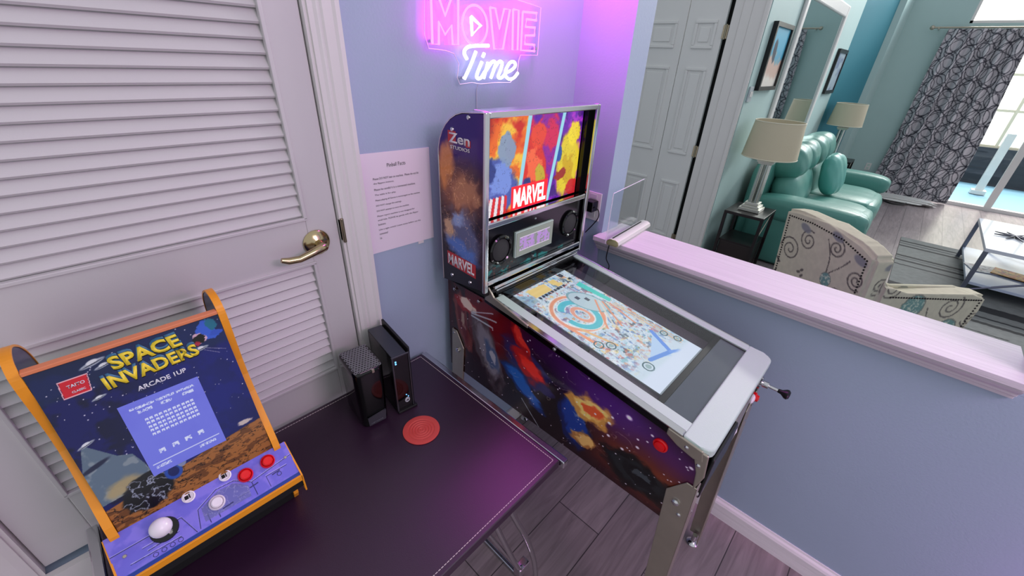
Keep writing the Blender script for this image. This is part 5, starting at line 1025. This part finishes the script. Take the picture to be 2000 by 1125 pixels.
so = thing('reclining_loveseat', 'tufted teal leather reclining loveseat against the teal wall, under the mirror', 'sofa', (4.1, -0.5, 0))
SX0, SX1 = 2.98, 5.25
Rx = lambda a: Matrix.Rotation(a, 3, 'X')
part('base', MB().puff(((SX0 + SX1) / 2, -0.46, 0.22), (SX1 - SX0 - 0.1, 0.84, 0.40), 10, 14), teal_leather, so, smooth=True)
for i, x in enumerate((SX0 + 0.13, SX1 - 0.13)):
    part('arm', MB().puff((x, -0.50, 0.29), (0.25, 0.86, 0.56), 7, 14).puff((x, -0.53, 0.535), (0.31, 0.90, 0.23), 3.6, 18, wr=0.006, seed=i), teal_leather, so, smooth=True)
sw_ = (SX1 - SX0 - 0.52) / 2
for i in range(2):
    xc = SX0 + 0.26 + sw_ * (i + 0.5)
    part('seat_cushion', MB().puff((xc, -0.58, 0.42), (sw_ * 1.02, 0.74, 0.22), 4, 18, wr=0.012, seed=i + 5).puff((xc, -0.88, 0.36), (sw_ * 1.0, 0.22, 0.30), 3, 16, wr=0.012, seed=i + 8), teal_leather, so, smooth=True)
    part('footrest', MB().puff((xc, -0.93, 0.22), (sw_ * 0.98, 0.10, 0.34), 5, 12, wr=0.01, seed=i + 11), teal_leather, so, smooth=True)
    bk = MB()
    bk.puff((xc, -0.25, 0.62), (sw_ * 1.02, 0.28, 0.44), 2.8, 22, Rx(-0.22), wr=0.012, seed=i * 4)
    for k in range(2): bk.puff((xc + (k - 0.5) * sw_ * 0.47, -0.19, 0.90), (sw_ * 0.56, 0.33, 0.33), 2.5, 22, Rx(-0.2), wr=0.014, seed=i * 4 + k + 30)
    part('back_cushion', bk, teal_leather, so, smooth=True)
part('back_frame', MB().puff(((SX0 + SX1) / 2, -0.05, 0.50), (SX1 - SX0 - 0.14, 0.16, 0.86), 8, 14), teal_leather, so, smooth=True)
pw = part('throw_pillow', MB().puff((0, 0, 0), (0.40, 0.17, 0.42), 2.6, 20, wr=0.02, seed=3), mat('teal_pillow_leather', (0.33, 0.63, 0.59), 0.4, bump=0.3, bscale=30), None, smooth=True)
pw.location = (4.12, -0.50, 0.735); pw.rotation_euler = (-0.22, 0.0, -0.22)
tag(pw, 'plump teal throw pillow standing on the far seat of the loveseat', 'pillow')

# ---- armchair (local frame: +x forward, origin on the floor)
ch = thing('accent_armchair', 'cream armchair with brown scroll and teal medallion print, nailhead trim, back to the ledge', 'armchair', (1.565, -1.07, 0), math.radians(-39.7))
def chairpat(X, Y, seed=0):
    c = np.ones(X.shape + (3,)) * np.array((0.80, 0.77, 0.68)); c = c * (0.95 + 0.1 * fbm(X * 60, Y * 60, 3))[..., None]
    dk_ = np.zeros(X.shape); rs = np.random.RandomState(4)
    for (cx, cy, R, s, a0) in ((0.385, 0.50, 0.058, 1, 0), (0.30, 0.575, 0.045, -1, 2), (0.10, 0.42, 0.045, 1, 3.5), (0.40, 0.33, 0.055, -1, 1), (0.16, 0.60, 0.04, 1, 5), (0.04, 0.52, 0.04, 1, 2.2), (0.22, 0.24, 0.055, 1, 0.6), (0.33, 0.13, 0.04, 1, 1), (0.08, 0.22, 0.05, -1, 4), (0.53, 0.27, 0.04, 1, 3)):
        r = np.hypot(X - cx, Y - cy); th = (s * np.arctan2(Y - cy, X - cx) + a0) % (2 * PI)
        for k in range(2):
            rr = R * (1 - (th + 2 * PI * k) / (2 * PI * 2.2)); dk_ = np.maximum(dk_, 1 - sm(0.0022, 0.0042, np.abs(r - rr)))
    for (a, b) in (((0.165, 0.48), (0.21, 0.62)), ((0.165, 0.48), (0.10, 0.58)), ((0.31, 0.33), (0.35, 0.22)), ((0.30, 0.22), (0.22, 0.30)), ((0.05, 0.40), (0.02, 0.30))): dk_ = np.maximum(dk_, seg(X + 0.012 * np.sin(Y * 25), Y, a, b, 0.0028))
    for (cx, cy) in ((0.29, 0.44), (0.305, 0.425), (0.285, 0.415), (0.34, 0.24), (0.355, 0.255), (0.33, 0.255), (0.43, 0.42), (0.44, 0.43)): dk_ = np.maximum(dk_, ell(X, Y, cx, cy, 0.011, 0.006, cx * 30, 0.2))
    c = mixc(c, (0.34, 0.31, 0.30), dk_ * 0.85)
    for (cx, cy, rx, ry) in ((0.225, 0.335, 0.050, 0.056), (0.165, 0.46, 0.026, 0.030), (0.435, 0.22, 0.048, 0.055), (0.52, 0.09, 0.04, 0.04)):
        e = ell(X, Y, cx, cy, rx, ry, 0, 0.05); net = 1 - sm(0.02, 0.06, np.abs(fbm(X * 70, Y * 70, 21, 2) - 0.38)); c = mixc(c, (0.42, 0.58, 0.56), e * 0.95); c = mixc(c, (0.82, 0.84, 0.76), e * net * 0.9); rr = np.sqrt(((X - cx) / rx) ** 2 + ((Y - cy) / ry) ** 2); c = mixc(c, (0.50, 0.50, 0.46), (np.abs(rr - 1) < 0.06) * 0.9)
    for (cx, cy) in ((0.33, 0.62), (0.17, 0.645), (0.05, 0.60)): c = mixc(c, (0.52, 0.52, 0.54), ell(X, Y, cx, cy, 0.03, 0.016, 0.3, 0.2) * 0.9)
    return c
def chair_part(name, V, F, fn, pu, pv, smooth=True, sub=0, bev=0.02):
    b = bmesh.new(); vs_ = [b.verts.new(p) for p in V]
    for f in F: b.faces.new([vs_[i] for i in f])
    bmesh.ops.bevel(b, geom=b.edges[:], offset=bev, segments=3, affect='EDGES')
    bmesh.ops.triangulate(b, faces=[f for f in b.faces if len(f.verts) > 4])
    for _ in range(8):
        es = [e for e in b.edges if e.calc_length() > 0.009]
        if not es or len(b.verts) > 60000: break
        bmesh.ops.subdivide_edges(b, edges=es, cuts=1, use_grid_fill=True)
    bmesh.ops.recalc_face_normals(b, faces=b.faces)
    me = bpy.data.meshes.new(name); b.to_mesh(me); b.free()
    co = np.array([v.co[:] for v in me.vertices]); nrm = np.array([v.normal[:] for v in me.vertices])
    fx = np.abs(nrm[:, 0]) > 0.6
    X = np.where(fx, co[:, 1], co[:, 0]) ; Y = np.where(np.abs(nrm[:, 2]) > 0.7, co[:, 1] if not fx.all() else co[:, 2], co[:, 2])
    setcol(me, chairpat(((X + pu) / 1.35)[None, :], ((Y + pv) / 1.35)[None, :])[0])
    me.polygons.foreach_set('use_smooth', [True] * len(me.polygons)); me.materials.append(fabric_art)
    o = bpy.data.objects.new(name, me); COL.objects.link(o); o.parent = ch; return o
def hexa(x0, x1, y0, y1, z0, z1, dx=0.0, top=None):
    v = [(x0, y0, z0), (x1, y0, z0), (x1, y1, z0), (x0, y1, z0), (x0 + dx, y0, z1), (x1 + dx, y0, z1), (x1 + dx, y1, z1), (x0 + dx, y1, z1)]
    return v, [(0, 3, 2, 1), (4, 5, 6, 7), (0, 1, 5, 4), (1, 2, 6, 5), (2, 3, 7, 6), (3, 0, 4, 7)]
# back: leans back, top edge a little arched at the wings
by0, by1 = -0.315, 0.315
V_ = []; F_ = []
for (xa, z) in ((0, 0),): pass
bt = [(-0.315, 0.905), (-0.22, 0.945), (0.0, 0.965), (0.22, 0.965), (0.315, 0.945)]
pb_ = [(-0.315, 0.30)] + bt + [(0.315, 0.30)]; k = len(pb_)
def lean(z): return -0.225 - 0.13 * (z - 0.3)
V_ = [(lean(z) - 0.055, y, z) for y, z in pb_] + [(lean(z) + 0.065, y, z) for y, z in pb_]
F_ = [tuple(range(k)), tuple(range(k, 2 * k))[::-1]] + [(i, (i + 1) % k, k + (i + 1) % k, k + i) for i in range(k)]
chair_part('backrest', V_, F_, None, 0.31, -0.05, bev=0.018)
for sg in (-1, 1):
    y0, y1 = (by0 - 0.02, by0 + 0.085) if sg < 0 else (by1 - 0.085, by1 + 0.02)
    p = [(-0.23, 0.20), (0.36, 0.20), (0.40, 0.60), (0.41, 0.685), (0.30, 0.70), (-0.10, 0.70), (-0.20, 0.73), (-0.26, 0.80)]; k = len(p)
    V_ = [(x, y0, z) for x, z in p] + [(x, y1, z) for x, z in p]; F_ = [tuple(range(k)), tuple(range(k, 2 * k))[::-1]] + [(i, (i + 1) % k, k + (i + 1) % k, k + i) for i in range(k)]
    chair_part('arm', V_, F_, None, 0.33, -0.18, bev=0.018)
v_, f_ = hexa(-0.22, 0.40, by0 + 0.085, by1 - 0.085, 0.30, 0.48); chair_part('seat_cushion', v_, f_, None, 0.2, 0, bev=0.03)
v_, f_ = hexa(-0.24, 0.36, by0, by1, 0.16, 0.30); chair_part('seat_frame', v_, f_, None, 0.2, 0, bev=0.01)
for sx, sy in ((-0.2, -0.28), (-0.2, 0.28), (0.33, -0.28), (0.33, 0.28)): part('leg', MB().cyl((sx, sy, 0.0), (sx, sy, 0.17), 0.014, 0.022, 12), espresso, ch, world=False, smooth=True)
nl = MB(); nr = MB()
def nails(mb, pts, nrm, step=0.016):
    for a, b in zip(pts[:-1], pts[1:]):
        a = Vector(a); b = Vector(b); n = max(1, int((b - a).length / step))
        for k in range(n): mb.lathe([(0.0052, 0), (0.004, 0.003), (0, 0.004)], a + (b - a) * k / n, nrm, 6)
def bkp(y, z, o=0.056): return (lean(z) - o, y, z)
nails(nl, [bkp(0.275, 0.32), bkp(0.275, 0.915), bkp(0.1, 0.93), bkp(-0.12, 0.92), bkp(-0.275, 0.875), bkp(-0.275, 0.32)], (-1, 0, 0))
part('nailhead_trim', nl, mat('dark_nailheads', (0.16, 0.14, 0.14), 0.35, 0.6), ch, world=False)
nails(nr, [(-0.19, by0 - 0.021, 0.70), (0.37, by0 - 0.021, 0.665), (0.34, by0 - 0.021, 0.24)], (0, -1, 0))
part('nailhead_trim', nr, MATS['dark_nailheads'], ch, world=False)

# ---- rug, coffee table, magazines
def rugc(U, V):   # U along x (2.1..5.1), V along y
    X = 2.0 + U * 3.1; Y = V * 2.4; n = fbm(X * 40, Y * 40, 2); c = base(U, (0.44, 0.45, 0.45)) * (0.9 + 0.2 * n)[..., None]
    for (x, w, col) in ((4.93, 0.045, 0.06), (4.74, 0.045, 0.06), (4.84, 0.03, 0.20), (4.36, 0.05, 0.06), (4.20, 0.045, 0.06), (4.29, 0.02, 0.2), (4.05, 0.03, 0.1), (3.42, 0.14, 0.10), (3.10, 0.05, 0.10), (3.22, 0.03, 0.12), (2.90, 0.016, 0.12), (2.55, 0.02, 0.2)):
        ragged = 0.006 * (vnoise(Y * 90, X * 0 + 3, 5) - 0.5); m = (np.abs(X - x + ragged) < w / 2).astype(float)
        if x == 2.90: m = m * (Y < 0.75)
        if x == 4.08: m = m * (Y < 0.45)
        c = mixc(c, (col, col, col + 0.02), m * 0.92)
    return c
rg = grid_art('area_rug', rugc, fabric_art, None, (2.0, -1.30, 0.004), (3.1, 0, 0), (0, -2.4, 0), 620, 160, t=-0.007)
tag(rg, 'grey area rug with ragged dark stripes under the coffee table', 'rug')
ct = thing('coffee_table', 'glossy white-topped coffee table with slim metal frame and crossed end braces on the striped rug', 'coffee table', (4.25, -2.1, 0.012))
CX0, CX1, CY1, CY0 = 3.68, 4.84, -1.77, -2.45
part('tabletop', MB().box(CX0, CX1, CY0, CY1, 0.405, 0.435), mat('white_gloss_top', (0.86, 0.88, 0.92), 0.08), ct, bevel=0.002)
cf = MB()
silv = mat('dull_silver_frame', (0.48, 0.50, 0.56), 0.35, 0.7)
for x in (CX0 + 0.015, CX1 - 0.015):
    for y in (CY0 + 0.015, CY1 - 0.015): part('leg', MB().box(x - 0.015, x + 0.015, y - 0.015, y + 0.015, 0.012, 0.405), silv, ct)
part('cross_brace', MB().tube([(CX0 + 0.015, CY1 - 0.01, 0.03), (CX0 + 0.015, CY0 + 0.01, 0.39)], 0.010, 8), silv, ct)
part('cross_brace', MB().tube([(CX1 - 0.015, CY1 - 0.01, 0.03), (CX1 - 0.015, CY0 + 0.01, 0.39)], 0.010, 8), silv, ct)
part('shelf', MB().box(CX0 + 0.01, CX1 - 0.01, CY0 + 0.01, CY1 - 0.01, 0.10, 0.125), mat('pale_shelf', (0.74, 0.78, 0.86), 0.2), ct, bevel=0.002)
mgs = [((4.10, -2.10), 0.3, (0.88, 0.88, 0.90), 'white covered magazine lying on the coffee table shelf'), ((4.02, -2.22), -0.2, (0.86, 0.60, 0.18), 'orange and red covered magazine on the coffee table shelf, nearest the ledge')]
for (c, a, col, lb) in mgs:
    def mg(U, V, col=col): 
        q = base(U, col); q = mixc(q, (0.75, 0.15, 0.14), sm(0.52, 0.6, fbm(U * 8, V * 8, 3)) * (0.8 if col[2] < 0.5 else 0.15)); return mixc(q, (0.1, 0.1, 0.12), sm(0.56, 0.62, fbm(U * 12, V * 12, 8)) * 0.5)
    ux = (0.21 * math.cos(a), 0.21 * math.sin(a), 0); vx = (-0.28 * math.sin(a), 0.28 * math.cos(a), 0)
    z = 0.1255 if col[2] > 0.5 else 0.1325
    o = grid_art('magazine', mg, art_glossy, None, (c[0], c[1], z), ux, vx, 40, 50, t=0.006); tag(o, lb, 'magazine', 'magazines on the coffee table shelf')
tr = thing('table_ornament', 'small dark flat star-shaped ornament lying on the coffee table top', 'ornament', (4.27, -1.98, 0.435))
orn = MB()
for k in range(4): 
    a = k * PI / 4 + 0.3; dx, dy = 0.14 * math.cos(a), 0.14 * math.sin(a); orn.tube([(4.27 - dx, -1.98 - dy, 0.443), (4.27, -1.98, 0.449), (4.27 + dx, -1.98 + dy, 0.443)], [0.004, 0.010, 0.004], 8)
part('arms', orn, mat('dark_pewter', (0.22, 0.22, 0.28), 0.4, 0.5), tr, smooth=True)
bsk = thing('coiled_cable', 'dark loop of cord and pale cloth on the floor below the curtain', 'cord', (6.9, -0.95, 0))
part('cord_loop', MB().tube([(7.0 + 0.22 * math.cos(t * PI / 10), -1.10 + 0.14 * math.sin(t * PI / 10), 0.02) for t in range(20)], 0.012, 8, closed=True), black, bsk, smooth=True)
part('cloth', MB().puff((7.15, -1.15, 0.035), (0.35, 0.75, 0.07), 2.5, 14, wr=0.15, seed=4), white, bsk, smooth=True)
